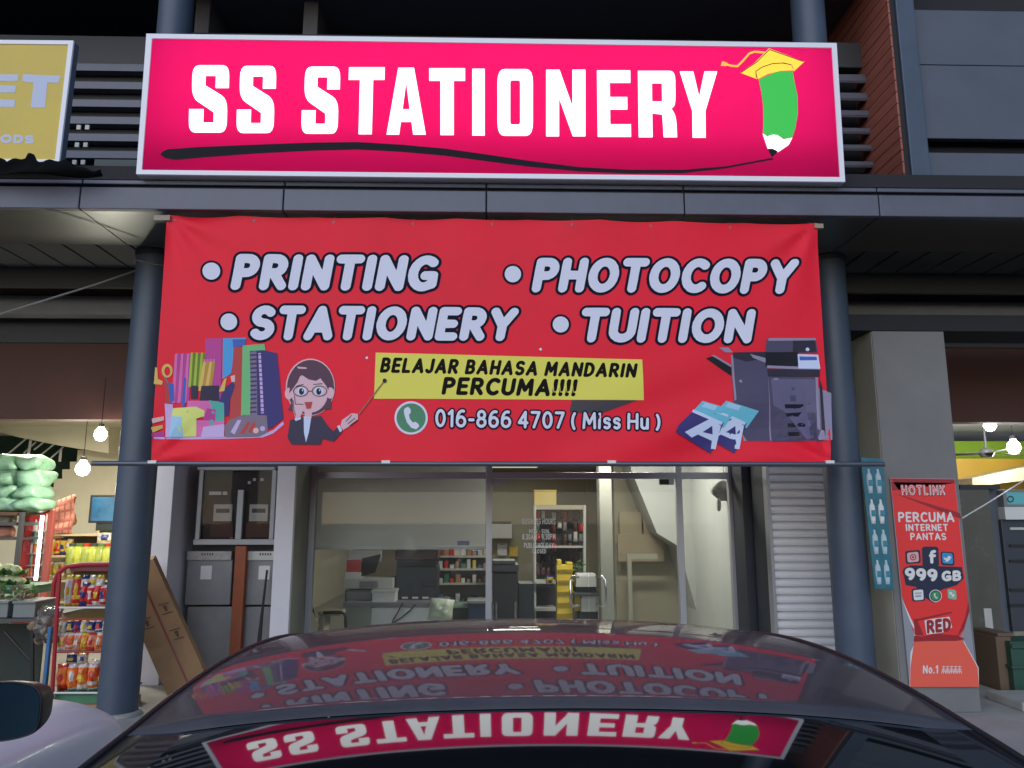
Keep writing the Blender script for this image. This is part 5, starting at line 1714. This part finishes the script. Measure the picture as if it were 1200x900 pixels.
# red framed chiller
t = thing('drinks_chiller', 'red framed glass door chiller lit inside, in the grocery', 'chiller', tuple(P(40, 700, 9.9)))
m = MB()
m.pbox(18, 598, 23, 740, 9.9, 0.5, RED)
m.pbox(49, 598, 56, 740, 9.9, 0.06, mat('faded_red', (0.42, 0.09, 0.07), 0.5))
m.pbox(18, 596, 56, 602, 9.9, 0.06, RED)
m.build('case', t, bevel=0.01)
m = MB()
m.pbox(23, 602, 49, 740, 10.35, 0.03, WHITEP)
for py in (622, 636, 648, 662, 676):
    m.pbox(23, py, 43, py + 1.5, 10.0, 0.33, PALEG)
m.build('inner_shelf', t)
m = MB()
m.pbox(43.5, 604, 46.5, 680, 9.97, 0.03, TUBEL)
m.build('light_strip', t)
m = MB()
m.pbox(23, 602, 49, 740, 9.91, 0.006, CLEAR)
m.build('glass_door', t)
rnd = random.Random(3)
for r_, py in enumerate((622, 636, 648, 662, 676)):
    for c_ in range(4):
        m = MB()
        px = 25 + c_ * 4.6
        b_ = P(px + 2, py, 10.1)
        m.lathe(b_, [(0.001, 0.0), (.03, 0.0), (.031, .09), (.012, .12), (.012, .14), (.001, .141)], (BLUEP, PALEGREEN, REDP, WHP, ORP)[(r_ * 3 + c_) % 5], 10)
        tag(m.build('bottle', None, smooth=True), 'small bottle on a shelf inside the red framed chiller', 'bottle', 'bottles in the chiller')
# chequered bag
t = thing('chequered_bag', 'pink and brown chequered bag standing on the grocery shelf', 'bag', tuple(P(70, 626, 10.6)))
m = MB()
def bg_(u, v):
    a = Vector((60, 590)).lerp(Vector((88, 579)), u)
    b = Vector((55, 625)).lerp(Vector((84, 625)), u)
    q = a.lerp(b, v)
    p = P(q.x, q.y, 10.6)
    p.y += -0.05 * math.sin(math.pi * u) + 0.015 * math.sin(9 * v + 4 * u)
    return p
m.grid(bg_, 14, 14, PLAID)
o = m.build('bag_body', t, smooth='all')
md = o.modifiers.new('solid', 'SOLIDIFY')
md.thickness = 0.25
m = MB()
PL2 = mat('dark_red_weave', (0.36, 0.10, 0.09), 0.8)
for k in range(5):
    def st(u, v, k=k):
        p = bg_(.08 + .2 * k + .05 * u, v)
        p.y -= 0.006
        return p
    m.grid(st, 1, 10, PL2)
for k in range(4):
    def st(u, v, k=k):
        p = bg_(u, .12 + .24 * k + .06 * v)
        p.y -= 0.009
        return p
    m.grid(st, 10, 1, PL2)
m.build('check_bands', t)
# shelf with packets, jars, monitor
t = thing('goods_shelf', 'cream shelf unit of packets and jars at the back of the grocery', 'shelf', tuple(P(90, 700, 10.6)))
m = MB()
SHW = mat('shelf_cream', (0.55, 0.45, 0.27), 0.6)
for py in (626, 651, 680, 705):
    m.pbox(53, py, 140, py + 2.2, 10.55, 0.45, SHW)
m.pbox(138, 600, 140, 740, 10.55, 0.45, SHW)
m.pbox(53, 627, 140, 740, 11.0, 0.02, mat('shelf_back', (0.2, 0.14, 0.06), 0.7))
m.build('boards', t)
for i in range(4):
    bag_thing('packet', 'yellow packet on the upper board of the cream shelf', 'packet', 'yellow packets on the cream shelf', (54 + i * 7, 631, 62 + i * 7, 651), 10.6, YLP, i, .06)
for i in range(4):
    bag_thing('packet', 'mottled ochre packet on the middle board of the cream shelf', 'packet', 'ochre packets on the cream shelf', (51 + i * 8, 658, 60 + i * 8, 680), 10.6, mat('ochre_packet', (0.45, 0.33, 0.10), .5, var=.4, scale=25), i + 9, .06)
for i in range(6):
    m = MB()
    b_ = P(84 + i * 8.4, 664, 10.5)
    gm = (mat('jar_olive', (0.30, 0.36, 0.06), .3, var=.3, scale=14), mat('jar_lime', (0.42, 0.46, 0.05), .3, var=.3, scale=14))[i % 2]
    m.lathe(b_, [(.001, 0), (.075, 0), (.078, .02), (.078, .22), (.05, .26)], gm, 14)
    m.lathe(b_, [(.052, .26), (.052, .30), (.001, .302)], (DARKG, VEG, REDP)[i % 3], 12)
    tag(m.build('jar', None, smooth=True), 'green and yellow jar lined up on the cream shelf near the column', 'jar', 'jars on the cream shelf')
t = solid('monitor', 'dark blue screen standing on the grocery shelf beside the column', 'monitor', [('case', (104.5, 580, 142, 613), 10.4, .05, BLACK), ('screen', (107, 582.5, 142, 610.5), 10.396, .004, mat('blue_screen', (0.03, 0.13, 0.26), .25, var=.4, scale=3)), ('stand', (112, 613, 132, 622), 10.42, .1, mat('green_black', (.02, .035, .025), .5))])
bag_thing('packet', 'clear crumpled plastic packet under the blue screen', 'packet', None, (110, 622, 132, 640), 10.45, WHP, 5, .07)

# red wire rack with crisps
YR = 7.2
t = thing('wire_rack', 'red wire snack rack with curved top in front of the grocery', 'rack', tuple(P(95, 836, YR)))
m = MB()
for px_t, px_b in ((70, 59.5), (138, 133)):
    for yy in (YR, YR + 0.4):
        m.tube([P(px_t, 668, yy), P(px_b, 838, yy)], 0.018, RED, 8)
for py in (712, 726, 764, 812):
    xl = 70 - (py - 668) * 0.062
    for yy in (YR, YR + 0.4):
        m.tube([P(xl, py, yy), P(136, py, yy)], 0.009, RED if py in (726, 764) else WHITEP, 6)
    for i in range(9):
        f = i / 8
        m.tube([P(xl + (136 - xl) * f, py, YR), P(xl + (136 - xl) * f, py, YR + 0.4)], 0.004, RED, 4)
m.tube([P(62, 700, YR), P(63, 684, YR), P(68, 672, YR), P(78, 664, YR), P(95, 661.5, YR), P(140, 660.5, YR)], 0.02, RED, 8)
m.build('frame', t, smooth=True)
m = MB()
m.pbox(82, 661, 140, 669, YR + 0.02, 0.01, mat('maroon_board', (0.19, 0.025, 0.045), .5))
m.build('header_board', t)
for i in range(5):
    bag_thing('snack_bag', 'white and clear snack bag at the top of the red wire rack', 'snack bag', 'white bags on the wire rack', (73 + i * 9, 674, 83 + i * 9, 712), YR + .12, (WHP, REDP, WHP, YLP, WHP)[i], i, .05)
for i in range(5):
    bag_thing('snack_bag', 'bright red snack bag hanging in the upper row of the wire rack', 'snack bag', 'red bags on the wire rack', (91 + i * 7.5, 683 + (i % 2) * 3, 101 + i * 7.5, 712), YR + .02, REDP, i + 20, .06, .05 * (-1) ** i)
for i in range(7):
    bag_thing('snack_bag', 'navy blue and white snack bag in the middle row of the wire rack', 'snack bag', 'navy bags on the wire rack', (66 + i * 8.5, 727, 76 + i * 8.5, 743), YR + .05, NVP if i % 3 else WHP, i + 30, .05, .06 * (-1) ** i)
for i in range(7):
    bag_thing('snack_bag', 'orange and pink snack bag below the navy row of the wire rack', 'snack bag', 'orange bags on the wire rack', (66 + i * 8.5, 742, 76 + i * 8.5, 764), YR + .03, ORP if i % 2 else mat('salmon_packet', (.7, .32, .22), .3, var=.4, scale=24), i + 40, .05, .08)
for i in range(4):
    bag_thing('snack_bag', 'large orange crisp bag in the lowest basket of the wire rack', 'snack bag', 'large crisp bags on the wire rack', (63 + i * 12, 779, 76 + i * 12, 811), YR + .04, ORP, i + 50, .06, -.06)
for i in range(3):
    bag_thing('snack_bag', 'dark red snack bag beside the large orange crisps', 'snack bag', 'dark red bags on the wire rack', (101 + i * 11, 774, 113 + i * 11, 806), YR + .08, REDP, i + 60, .05, .12)
for i in range(2):
    bag_thing('snack_bag', 'small black and white snack bag behind the large orange crisps', 'snack bag', 'small bags on the wire rack', (75 + i * 13, 766, 88 + i * 13, 780), YR + .15, (NVP, WHP)[i], i + 70, .04)
solid('crate', 'dark green plastic crate on the pavement under the wire rack', 'crate', [('body', (63, 814, 140, 826), YR + .05, .4, CRATEG), ('rim', (62, 811.5, 141, 814), YR + .03, .44, CRATEG)])
solid('carton', 'low open cardboard carton under the dark green crate', 'carton', [('body', (80, 826, 140, 842), YR - .02, .42, CARD)])
solid('blue_post', 'thin blue upright post between vegetable stall and wire rack', 'post', [('upright', (50, 735, 54.5, 850), YR + .02, .04, BLUEP)])

# vegetable stall
t = thing('vegetable_stall', 'dark stall table of vegetables in front of the grocery', 'stall', tuple(P(0, 800, 7.40)))
m = MB()
m.pbox(-120, 725, 45, 729, 7.40, 0.9, DARKG)
for a, b in (((38, 729), (38, 830)), ((-60, 729), (-60, 830))):
    m.tube([P(*a, 7.45), P(*b, 7.45)], .02, BLACK, 8)
m.tube([P(5, 740, 7.50), P(36, 775, 7.50)], .014, BLACK, 6)
m.build('frame', t)
m = MB()
m.pbox(-120, 731, 46, 840, 8.20, 0.03, mat('stall_cloth', (0.04, 0.05, 0.045), .8))
m.build('back_cloth', t)
for i, (a, b) in enumerate(((-32, 9), (15, 41))):
    solid('crate', ('grey crate of leafy vegetables on the stall, cut by the picture edge', 'small grey crate of vegetables on the stall beside the wire rack')[i], 'crate', [('body', (a, 707, b, 724), 7.42, .35, CRATE), ('rim', (a - 1, 704.5, b + 1, 707.5), 7.40, .39, CRATE)])
    m = MB()
    rnd = random.Random(i)
    for k in range(60):
        c_ = P(rnd.uniform(a, b), rnd.uniform(690, 704), 7.50 + rnd.uniform(0, .3))
        d = Vector((rnd.uniform(-1, 1), rnd.uniform(-1, .2), rnd.uniform(.2, 1.2))).normalized()
        s_ = Vector((rnd.uniform(-1, 1), rnd.uniform(-1, 1), 0)).normalized()
        l = rnd.uniform(.06, .13)
        m.add([tuple(c_), tuple(c_ + d * l * .5 + s_ * .028), tuple(c_ + d * l + Vector((0, 0, -.03))), tuple(c_ + d * l * .5 - s_ * .028)], [(0, 1, 2, 3)], (VEG, VEGP, VEGB, VEGP)[rnd.randrange(4)])
    tag(m.build('vegetable_leaves', None), ('mixed leafy vegetables heaped in the edge crate', 'mixed leafy vegetables heaped in the small crate')[i], 'vegetables', kind='stuff')
for i in range(9):
    c_ = P(-10 + i % 5 * 7.80 + (i // 5) * 4, 682 - (i // 5) * 13 - (i % 2) * 2, 7.95)
    m = MB()
    m.blob(c_, .065, .065, .055, VEGP, i, .25, 14, 9)
    for k in range(6):
        a_ = k * 1.05 + i
        d = Vector((math.cos(a_), math.sin(a_), .2))
        s_ = Vector((-d.y, d.x, 0)) * .05
        b_ = c_ + d * .03 + Vector((0, 0, -.05))
        m.add([tuple(b_ - s_ * .5), tuple(b_ + d * .06 - s_), tuple(b_ + d * .09 + Vector((0, 0, .05))), tuple(b_ + d * .06 + s_), tuple(b_ + s_ * .5)], [(0, 1, 2, 3, 4)], VEG)
    tag(m.build('cauliflower', None, smooth='all'), 'pale cauliflower head heaped in the green tray on the stall', 'cauliflower', 'cauliflowers on the stall')
solid('tray', 'dark green tray under the cauliflowers on the stall', 'tray', [('body', (-60, 688, 40, 696), 7.82, .4, CRATEG), ('rim', (-61, 686, 41, 688.5), 7.80, .44, CRATEG)])
t = thing('vegetable_bag', 'hanging clear bag of brown roots at the stall corner', 'bag', tuple(P(46, 755, 7.35)))
m = MB()
rnd = random.Random(9)
for k in range(14):
    m.blob(P(rnd.uniform(37, 56), rnd.uniform(727, 752), 7.40 + rnd.uniform(0, .12)), .05, .045, .045, VEGB, k, .25, 10, 7)
m.build('roots', t, smooth='all')
m = MB()
bag(m, 32, 712, 60, 757, 7.30, PVC, 4, .16)
m.build('clear_bag', t, smooth='all')

# ------------------------------------------------------------------ inside the stationery shop
YD = 9.9
solid('reception_desk', 'white fronted reception desk behind the shop window', 'desk', [('front_panel', (434, 712, 521, 800), YD, .03, WHITEP), ('side_cabinet', (403, 705, 434, 800), YD - .02, .6, mat('grey_green_cabinet', (0.30, 0.32, 0.28), .6)), ('top', (402, 706, 524, 711.5), YD - .03, .7, MIDG)])
solid('office_printer', 'pale grey office printer with raised dark lid and red paper', 'printer', [('base', (402, 678, 460, 690), YD + .15, .4, PALEG), ('control_panel', (421, 681, 443, 689), YD + .146, .02, MIDG), ('red_paper', (406, 656, 422, 672), YD + .3, .05, REDP), ('paper_stack', (404, 671, 423, 678), YD + .2, .2, WHITEP), ('back_tray', (408, 645, 447, 658), YD + .52, .03, WHITEP)])
m = MB()
q = [P(424, 657, YD + .45), P(446, 652, YD + .45), P(440, 671, YD + .2), P(422, 676, YD + .2)]
t = bpy.data.objects
m.add([tuple(a) for a in q] + [tuple(a + Vector((0, .03, .03))) for a in q], [(0, 1, 2, 3), (7, 6, 5, 4), (0, 4, 5, 1), (1, 5, 6, 2), (2, 6, 7, 3), (3, 7, 4, 0)], BLACK)
tag(m.build('document_tray', None, bevel=.004), 'tilted black document tray standing on the pale grey printer', 'tray')
solid('drawer_box', 'dark grey drawer box under the pale grey printer', 'drawer box', [('case', (404, 692, 437, 705.5), YD + .1, .4, mat('slate_plastic', (.09, .11, .125), .5)), ('drawer_front', (406, 694, 435, 703), YD + .095, .01, MIDG)])
solid('white_box', 'white paper box on the desk beside the black copier', 'box', [('carton', (436, 693, 463, 706), YD + .02, .3, WHITEP), ('lid', (435, 691.5, 464, 695), YD + .01, .32, PALEG)])
t = solid('black_copier', 'tall black copier with glossy top behind the reception desk', 'copier', [('body', (464, 664, 512, 700), YD + .35, .5, mat('copier_body', (.022, .028, .036), .4)), ('lid', (463, 645, 513, 656), YD + .33, .55, mat('brown_black_lid', (.05, .025, .022), .25)), ('scanner_gap', (465, 656, 511, 664), YD + .37, .5, BLACK), ('panel', (495, 680, 511, 688), YD + .345, .02, BLACK), ('paper_tray', (466, 700, 510, 707), YD + .3, .5, BLACK)])
m = MB()
for k in range(3):
    m.pbox(471 + 12 * k, 699.5, 478 + 12 * k, 701.5, YD + .29, .02, WHITEP)
m.build('small_labels', t)
t = thing('cable', 'loose black cables hanging over the white desk front', 'cable', tuple(P(465, 730, YD - .05)))
m = MB()
m.tube([P(472, 706, YD - .05), P(467, 716, YD - .06), P(460, 728, YD - .05), P(459, 731, YD - .05), P(470, 724, YD - .06), P(480, 716, YD - .05), P(487, 708, YD - .05)], .008, BLACK, 6)
m.build('wire', t, smooth='all')
m = MB()
bag(m, 501, 703, 531, 729, YD - .2, mat('pale_green_bag', (.58, .64, .52), .4, bump=.6, bscale=14), 3, .15, .1)
tag(m.build('plastic_bag', None, smooth='all'), 'pale green knotted plastic bag on the corner of the desk', 'plastic bag')
# chair with black armrest
t = thing('office_chair', 'cream office chair with black armrest behind the window frame', 'chair', tuple(P(388, 800, 9.5)))
m = MB()
m.pbox(372, 716, 400, 722, 9.6, .4, mat('cream_vinyl', (.55, .50, .38), .6))
m.pbox(372, 722, 380, 760, 9.6, .35, mat('cream_vinyl', (.55, .50, .38), .6))
m.build('seat_back', t, bevel=.02)
m = MB()
m.tube([P(379, 718, 9.45), P(400, 717.5, 9.45), P(405, 721, 9.45), P(406, 760, 9.45)], .02, BLACK, 8)
m.build('armrest', t, smooth='all')
t = thing('umbrella', 'closed black umbrella leaning inside the window beside the pier', 'umbrella', tuple(P(364, 735, 9.15)))
m = MB()
m.tube([P(359, 690, 9.1), P(363, 705, 9.12), P(368, 718, 9.15)], [.012, .02, .008], BLACK, 8)
m.tube([P(368, 718, 9.15), P(374, 735, 9.16)], .006, CHROME, 6)
m.build('canopy', t, smooth='all')
# shelves with goods right of the copier
t = thing('wall_shelf', 'pale shelf of small stationery goods behind the copier', 'shelf', tuple(P(545, 735, 11.2)))
m = MB()
for py in (651, 666, 683, 706):
    m.pbox(512, py, 576, py + 2.5, 11.2, .35, mat('pale_shelf', (.5, .48, .43), .5))
m.pbox(512, 640, 576, 735, 11.56, .03, mat('shelf_backing', (.28, .25, .2), .7))
m.build('boards', t)
rnd = random.Random(11)
cols = [CARD, WHP, BLUEP, PALEG, REDP, YLP, CRATEG, PLAID]
for r_, py in enumerate((651, 666, 683, 706)):
    for k in range(9):
        px = 514 + k * 6.6
        h = rnd.uniform(4, 11)
        m = MB()
        m.pbox(px, py - h, px + rnd.uniform(3.5, 5.8), py, 11.22 + rnd.uniform(0, .05), .14, cols[rnd.randrange(8)])
        tag(m.build('small_box', None, bevel=.004), 'small stationery box on the pale shelf behind the copier', 'box', 'small boxes on the pale shelf')
solid('dark_box', 'dark blue storage box on the floor by the window mullion', 'box', [('body', (548, 706, 569, 800), 10.2, .4, mat('dark_blue_box', (.02, .035, .07), .5)), ('lid', (547, 704, 570, 707.5), 10.18, .44, MIDG)])
solid('low_cabinet', 'dark green low cabinet behind the plastic bag', 'cabinet', [('body', (526, 712, 549, 800), 10.5, .4, mat('dark_green_cab', (.08, .10, .085), .6)), ('top', (525, 709, 550, 712.5), 10.48, .44, mat('pale_green_top', (.3, .42, .35), .5))])
# paper, files and trays on and behind the desk
FCOL = [BLUEP, REDP, DARKG, WHP, CRATEG, YLP, NVP, PALEG]
for k in range(12):
    m = MB()
    x_ = 437 + k * 2.2
    m.pbox(x_, 683 + (k * 7 % 3), x_ + 1.8, 692, YD + .42, .22, FCOL[(k * 5) % 8])
    tag(m.build('ring_file', None, bevel=.002), 'upright ring file standing between the pale printer and the black copier', 'file', 'ring files behind the desk')
for k in range(5):
    m = MB()
    m.pbox(478 + k * 5, 708.5 - k * .4, 492 + k * 4, 709.8 - k * .4, YD + .06 + k * .03, .22, (WHP, WHITEP, PALEG)[k % 3])
    tag(m.build('paper_sheet', None), 'loose paper sheet lying on the desk before the black copier', 'paper', 'papers on the desk')
for k, (q, mm) in enumerate((((518, 644, 530, 651), CARD), ((532, 640, 548, 651), WHP), ((550, 645, 560, 651), BLUEP), ((562, 641, 574, 651), CARD))):
    solid('carton', ('brown carton first on the top board of the pale shelf', 'white carton on the top board of the pale shelf', 'blue carton on the top board of the pale shelf', 'brown carton last on the top board of the pale shelf, next the mullion')[k], 'carton', [('body', q, 11.24, .2, mm), ('tape', ((q[0] + q[2]) / 2 - 1, q[1], (q[0] + q[2]) / 2 + 1, q[3]), 11.237, .01, PALEG)])
for k, (q, mm) in enumerate((((583, 637, 594, 651), WHP), ((597, 640, 607, 652), YLP), ((586, 655, 600, 656.6), WHITEP))):
    solid('notice', ('white paper notice on the back wall under the air conditioner', 'yellow paper notice on the back wall above the floor copier', 'small white slip on the back wall above the floor copier')[k], 'notice', [('sheet', q, 18.9, .01, mm), ('print', (q[0] + 2, q[1] + .5, q[2] - 2, q[1] + 1.2), 18.896, .003, DARKG)], 0.0)
# behind the glass doors
solid('air_conditioner', 'white wall air conditioner at the back of the stationery shop', 'air conditioner', [('case', (576, 614, 600, 631), 18.65, .3, PALEG), ('vent', (577, 611, 599, 614), 18.67, .2, BLACK)])
solid('office_copier', 'large black floor copier behind the glass door', 'copier', [('body', (577, 672, 607, 810), 10.7, .6, BLACK), ('lid', (576, 662, 608, 670), 10.68, .62, BLACK), ('scanner', (577, 657, 604, 661), 10.75, .5, DARKG), ('side_unit', (608, 684, 626, 810), 10.9, .5, mat('blue_black', (.018, .026, .034), .4))])
t = thing('metal_legs', 'pair of chrome chair legs standing behind the glass door frame', 'chair legs', tuple(P(582, 740, 10.2)))
m = MB()
for px in (577, 581.5, 604):
    m.tube([P(px, 705, 10.2), P(px, 750, 10.2)], .014, CHROME, 8)
m.build('tubes', t, smooth=True)
# display rack with the yellow carton on top
t = thing('display_rack', 'tall wire display rack of hanging goods behind the glass door', 'rack', tuple(P(658, 735, 11.0)))
m = MB()
for px in (626.5, 685):
    m.tube([P(px, 592, 11.0), P(px, 800, 11.0)], .022, PALEG, 8)
m.pbox(625, 592, 687, 597, 11.0, .35, mat('rack_shelf', (.55, .50, .40), .3, metal=.4))
m.pbox(627, 681, 652, 684, 10.9, .4, PALEG)
m.pbox(627, 713, 652, 716, 10.9, .4, PALEG)
m.pbox(627, 640, 685, 642, 11.02, .3, PALEG)
m.build('frame', t)
m = MB()
m.pbox(626, 597, 686, 735, 11.4, .03, mat('rack_back', (.05, .045, .045), .6))
m.build('back_panel', t)
rnd = random.Random(21)
hang = [DARKG, BLACK, MIDG, mat('dull_red_packet', (.16, .05, .05), .4, var=.4, scale=20), mat('slate_packet', (.14, .17, .19), .4, var=.4, scale=20), WHP, mat('dark_brown_packet', (.10, .06, .05), .5), REDP]
for r_ in range(6):
    for k in range(9):
        px = 628 + k * 6.3
        if rnd.random() < .12: continue
        m = MB()
        y0 = 598 + r_ * 13 + rnd.uniform(-1, 2)
        bag(m, px, y0, px + rnd.uniform(3.5, 5.6), y0 + rnd.uniform(8, 12), 11.25 + rnd.uniform(-.03, .03), hang[rnd.randrange(8) if r_ < 3 else rnd.choice((0, 1, 3, 6, 7, 3))], r_ * 9 + k, .03)
        tag(m.build('hanging_pack', None, smooth='all'), 'small pack hanging on the wire display rack behind the glass door', 'hanging pack', 'packs hanging on the display rack')
solid('carton', 'yellow carton on top of the wire display rack', 'carton', [('body', (626, 575, 652, 592), 11.0, .3, CARDL), ('top_flap', (625.5, 574, 652.5, 575.6), 10.99, .31, CARDL)])
t = thing('yellow_stand', 'bright yellow display stand behind the door handles', 'display stand', tuple(P(666, 735, 10.3)))
m = MB()
m.pbox(653, 662, 672, 800, 10.3, .2, YELM)
m.pbox(653, 656, 658, 662, 10.3, .2, YELM)
m.pbox(664, 659, 671, 662, 10.3, .2, YELM)
m.build('panel', t, bevel=.006)
m = MB()
for k in range(5):
    m.pbox(652.5, 667 + k * 13, 673, 668.5 + k * 13, 10.28, .03, MUST)
m.pbox(672, 695, 680, 716, 10.35, .1, YELM)
m.build('ledges', t)
bag_thing('packet', 'small yellow packet on the rack shelf beside the yellow stand', 'packet', None, (640, 675, 649, 688), 10.6, YLP, 8, .06)
solid('label_printer', 'white desktop printer behind the door handle, higher one', 'printer', [('body', (675, 675, 699, 688), 10.2, .3, PALEG), ('lid', (676, 672.5, 698, 675.5), 10.22, .26, WHITEP), ('base', (674, 688, 699, 695), 10.25, .3, BLACK)])
solid('label_printer', 'white desktop printer under the other one behind the door', 'printer', [('body', (681, 701, 699, 717), 10.2, .3, PALEG), ('lid', (682, 699, 698, 701.5), 10.22, .26, WHITEP), ('base', (679, 717, 701, 735), 10.25, .3, BLACK)])
solid('printer_table', 'dark table carrying the white printers behind the glass door', 'table', [('top', (672, 695, 712, 698.5), 10.15, .45, DARKG), ('lower_shelf', (672, 735, 712, 738), 10.15, .45, DARKG), ('leg', (709, 698, 712, 800), 10.17, .04, DARKG), ('leg', (672, 698, 674, 800), 10.17, .04, DARKG)])
t = thing('potted_plant', 'small dark leafy plant on the rack above the white printers', 'plant', tuple(P(679, 672, 10.5)))
m = MB()
rnd = random.Random(5)
for k in range(40):
    c_ = P(rnd.uniform(672, 684), rnd.uniform(656, 670), 10.5 + rnd.uniform(-.08, .08))
    d = Vector((rnd.uniform(-1, 1), rnd.uniform(-1, 1), rnd.uniform(-.3, 1))).normalized() * .05
    s_ = Vector((rnd.uniform(-1, 1), rnd.uniform(-1, 1), rnd.uniform(-1, 1))).normalized() * .014
    m.add([tuple(c_), tuple(c_ + d * .5 + s_), tuple(c_ + d), tuple(c_ + d * .5 - s_)], [(0, 1, 2, 3)], VEG)
m.build('leaves', t)
m = MB()
m.lathe(P(678, 674, 10.5), [(.001, 0), (.04, 0), (.055, .07), (.001, .07)], DARKG, 12)
m.build('pot', t, smooth=True)
solid('tan_board', 'tan cardboard sheets leaning on the partition under the stairs', 'cardboard', [('sheet', (724, 626, 778, 658), 11.2, .05, mat('faded_board', (.34, .28, .19), .8)), ('sheet', (726, 600, 752, 627), 11.25, .04, mat('olive_board', (.34, .29, .19), .8)), ('sheet', (754, 602, 772, 626), 11.24, .04, mat('olive_board', (.34, .29, .19), .8))], .002)
t = thing('pale_stand', 'faint pale frame stand in front of the partition under the stairs', 'stand', tuple(P(740, 735, 11.0)))
m = MB()
PSM = mat('dull_olive_metal', (.36, .35, .28), .6)
m.pbox(735, 649, 770, 655, 11.0, .04, PSM)
m.pbox(737, 655, 742, 800, 11.0, .04, PSM)
m.build('bars', t)
t = thing('hanging_ornament', 'grey two legged cloth ornament hanging behind the narrow pane', 'ornament', tuple(P(847, 601, 9.1)))
m = MB()
GO = mat('mottled_grey_cloth', (.42, .41, .39), .8, var=.35, scale=14)
m.blob(P(848, 575, 9.1), .135, .05, .12, GO, 3, .2, 16, 10)
m.blob(P(842, 591, 9.1), .03, .03, .085, GO, 5, .2, 10, 8)
m.blob(P(855, 588, 9.1), .035, .03, .075, GO, 6, .2, 10, 8)
m.build('cloth', t, smooth='all')
m = MB()
m.tube([P(848, 566, 9.1), P(848, 540, 9.1)], .003, DARKG, 5)
m.build('thread', t)

# ------------------------------------------------------------------ phone shop
t = thing('steel_cabinet', 'tall dark greige steel cabinet inside the phone shop beside the pillar', 'cabinet', tuple(P(1148, 780, 9.0)))
m = MB()
m.pbox(1126, 570, 1171, 802, 8.5, .6, mat('dark_greige_steel', (.115, .11, .095), .25, var=.1))
m.build('case', t, bevel=.01)
m = MB()
m.pbox(1125, 568, 1172, 573, 8.48, .62, NAVY)
m.build('top', t)
m = MB()
m.pbox(1154, 713, 1163, 738, 8.495, .004, PALEG)
m.build('paper_note', t)
t = solid('kiosk_printer', 'blue grey machine with teal screen inside the phone shop', 'machine', [('column', (1169, 573, 1182, 800), 8.6, .5, mat('slate_metal', (.10, .115, .15), .5)), ('screen_box', (1176, 574, 1240, 594), 8.5, .4, MIDG), ('screen', (1180, 577, 1240, 591), 8.497, .004, mat('teal_screen', (.10, .33, .37), .3, emit=.1, ecol=(.2, .8, .9))), ('shelf', (1178, 594, 1240, 609), 8.48, .45, WHITEP), ('lower_body', (1180, 609, 1240, 740), 8.55, .5, mat('dark_slate', (.05, .055, .075), .4))])
m = MB()
for py in (618, 638, 656, 690, 708):
    m.pbox(1184, py, 1240, py + 3, 8.53, .03, BLACK if py != 618 else PALEG)
m.build('slots', t)
flat('emblem', t, [(NAVY, [circ(1184, 585, 4, 20), circ(1184, 585, 2.6, 20)], 0)], 8.495, .003)
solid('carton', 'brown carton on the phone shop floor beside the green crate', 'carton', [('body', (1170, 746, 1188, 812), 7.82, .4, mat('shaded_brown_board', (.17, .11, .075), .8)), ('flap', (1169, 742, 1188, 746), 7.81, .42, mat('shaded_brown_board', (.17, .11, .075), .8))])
solid('crate', 'stacked dark green crate on the phone shop floor', 'crate', [('body', (1187, 752, 1240, 816), 7.74, .4, mat('shaded_green_crate', (.03, .085, .06), .5)), ('rim', (1186, 755, 1241, 760), 7.72, .43, mat('shaded_green_crate', (.03, .085, .06), .5)), ('rim', (1186, 780, 1241, 784), 7.72, .43, mat('shaded_green_crate', (.03, .085, .06), .5))])  # darker copy of the crate green, shade put into the colour
solid('dark_bin', 'low black bin standing before the greige cabinet', 'bin', [('body', (1151, 764, 1171, 806), 8.1, .3, BLACK), ('rim', (1150, 761, 1172, 764.5), 8.08, .34, BLACK)])
c = P(1156, 531, 10.2)
t = thing('ceiling_fan', 'grey ceiling fan hanging in the phone shop below the bulbs', 'fan', tuple(c))
m = MB()
m.lathe(c, [(.001, -.06), (.07, -.05), (.10, 0), (.07, .05), (.015, .07), (.015, .42)], DARKG, 16)
m.build('motor', t, smooth=True)
for k in range(3):
    a_ = R(20 + 120 * k)
    m = MB()
    d = Vector((math.cos(a_), math.sin(a_), .0))
    m.obox(c + d * .38, d, Vector((-d.y, d.x, .15)), (0, 0, 1), .30, .06, .005, DARKG)
    m.build('blade', t)
g = MB()
g.box(P(1165, 825, 7.4).x, P(1165, 825, 7.4).x + 3, 7.0, 7.5, ZW, ZW + 0.08, PAVE)
tag(g.build('step', None, bevel=.01), kind='structure')
bpy.context.view_layer.update()
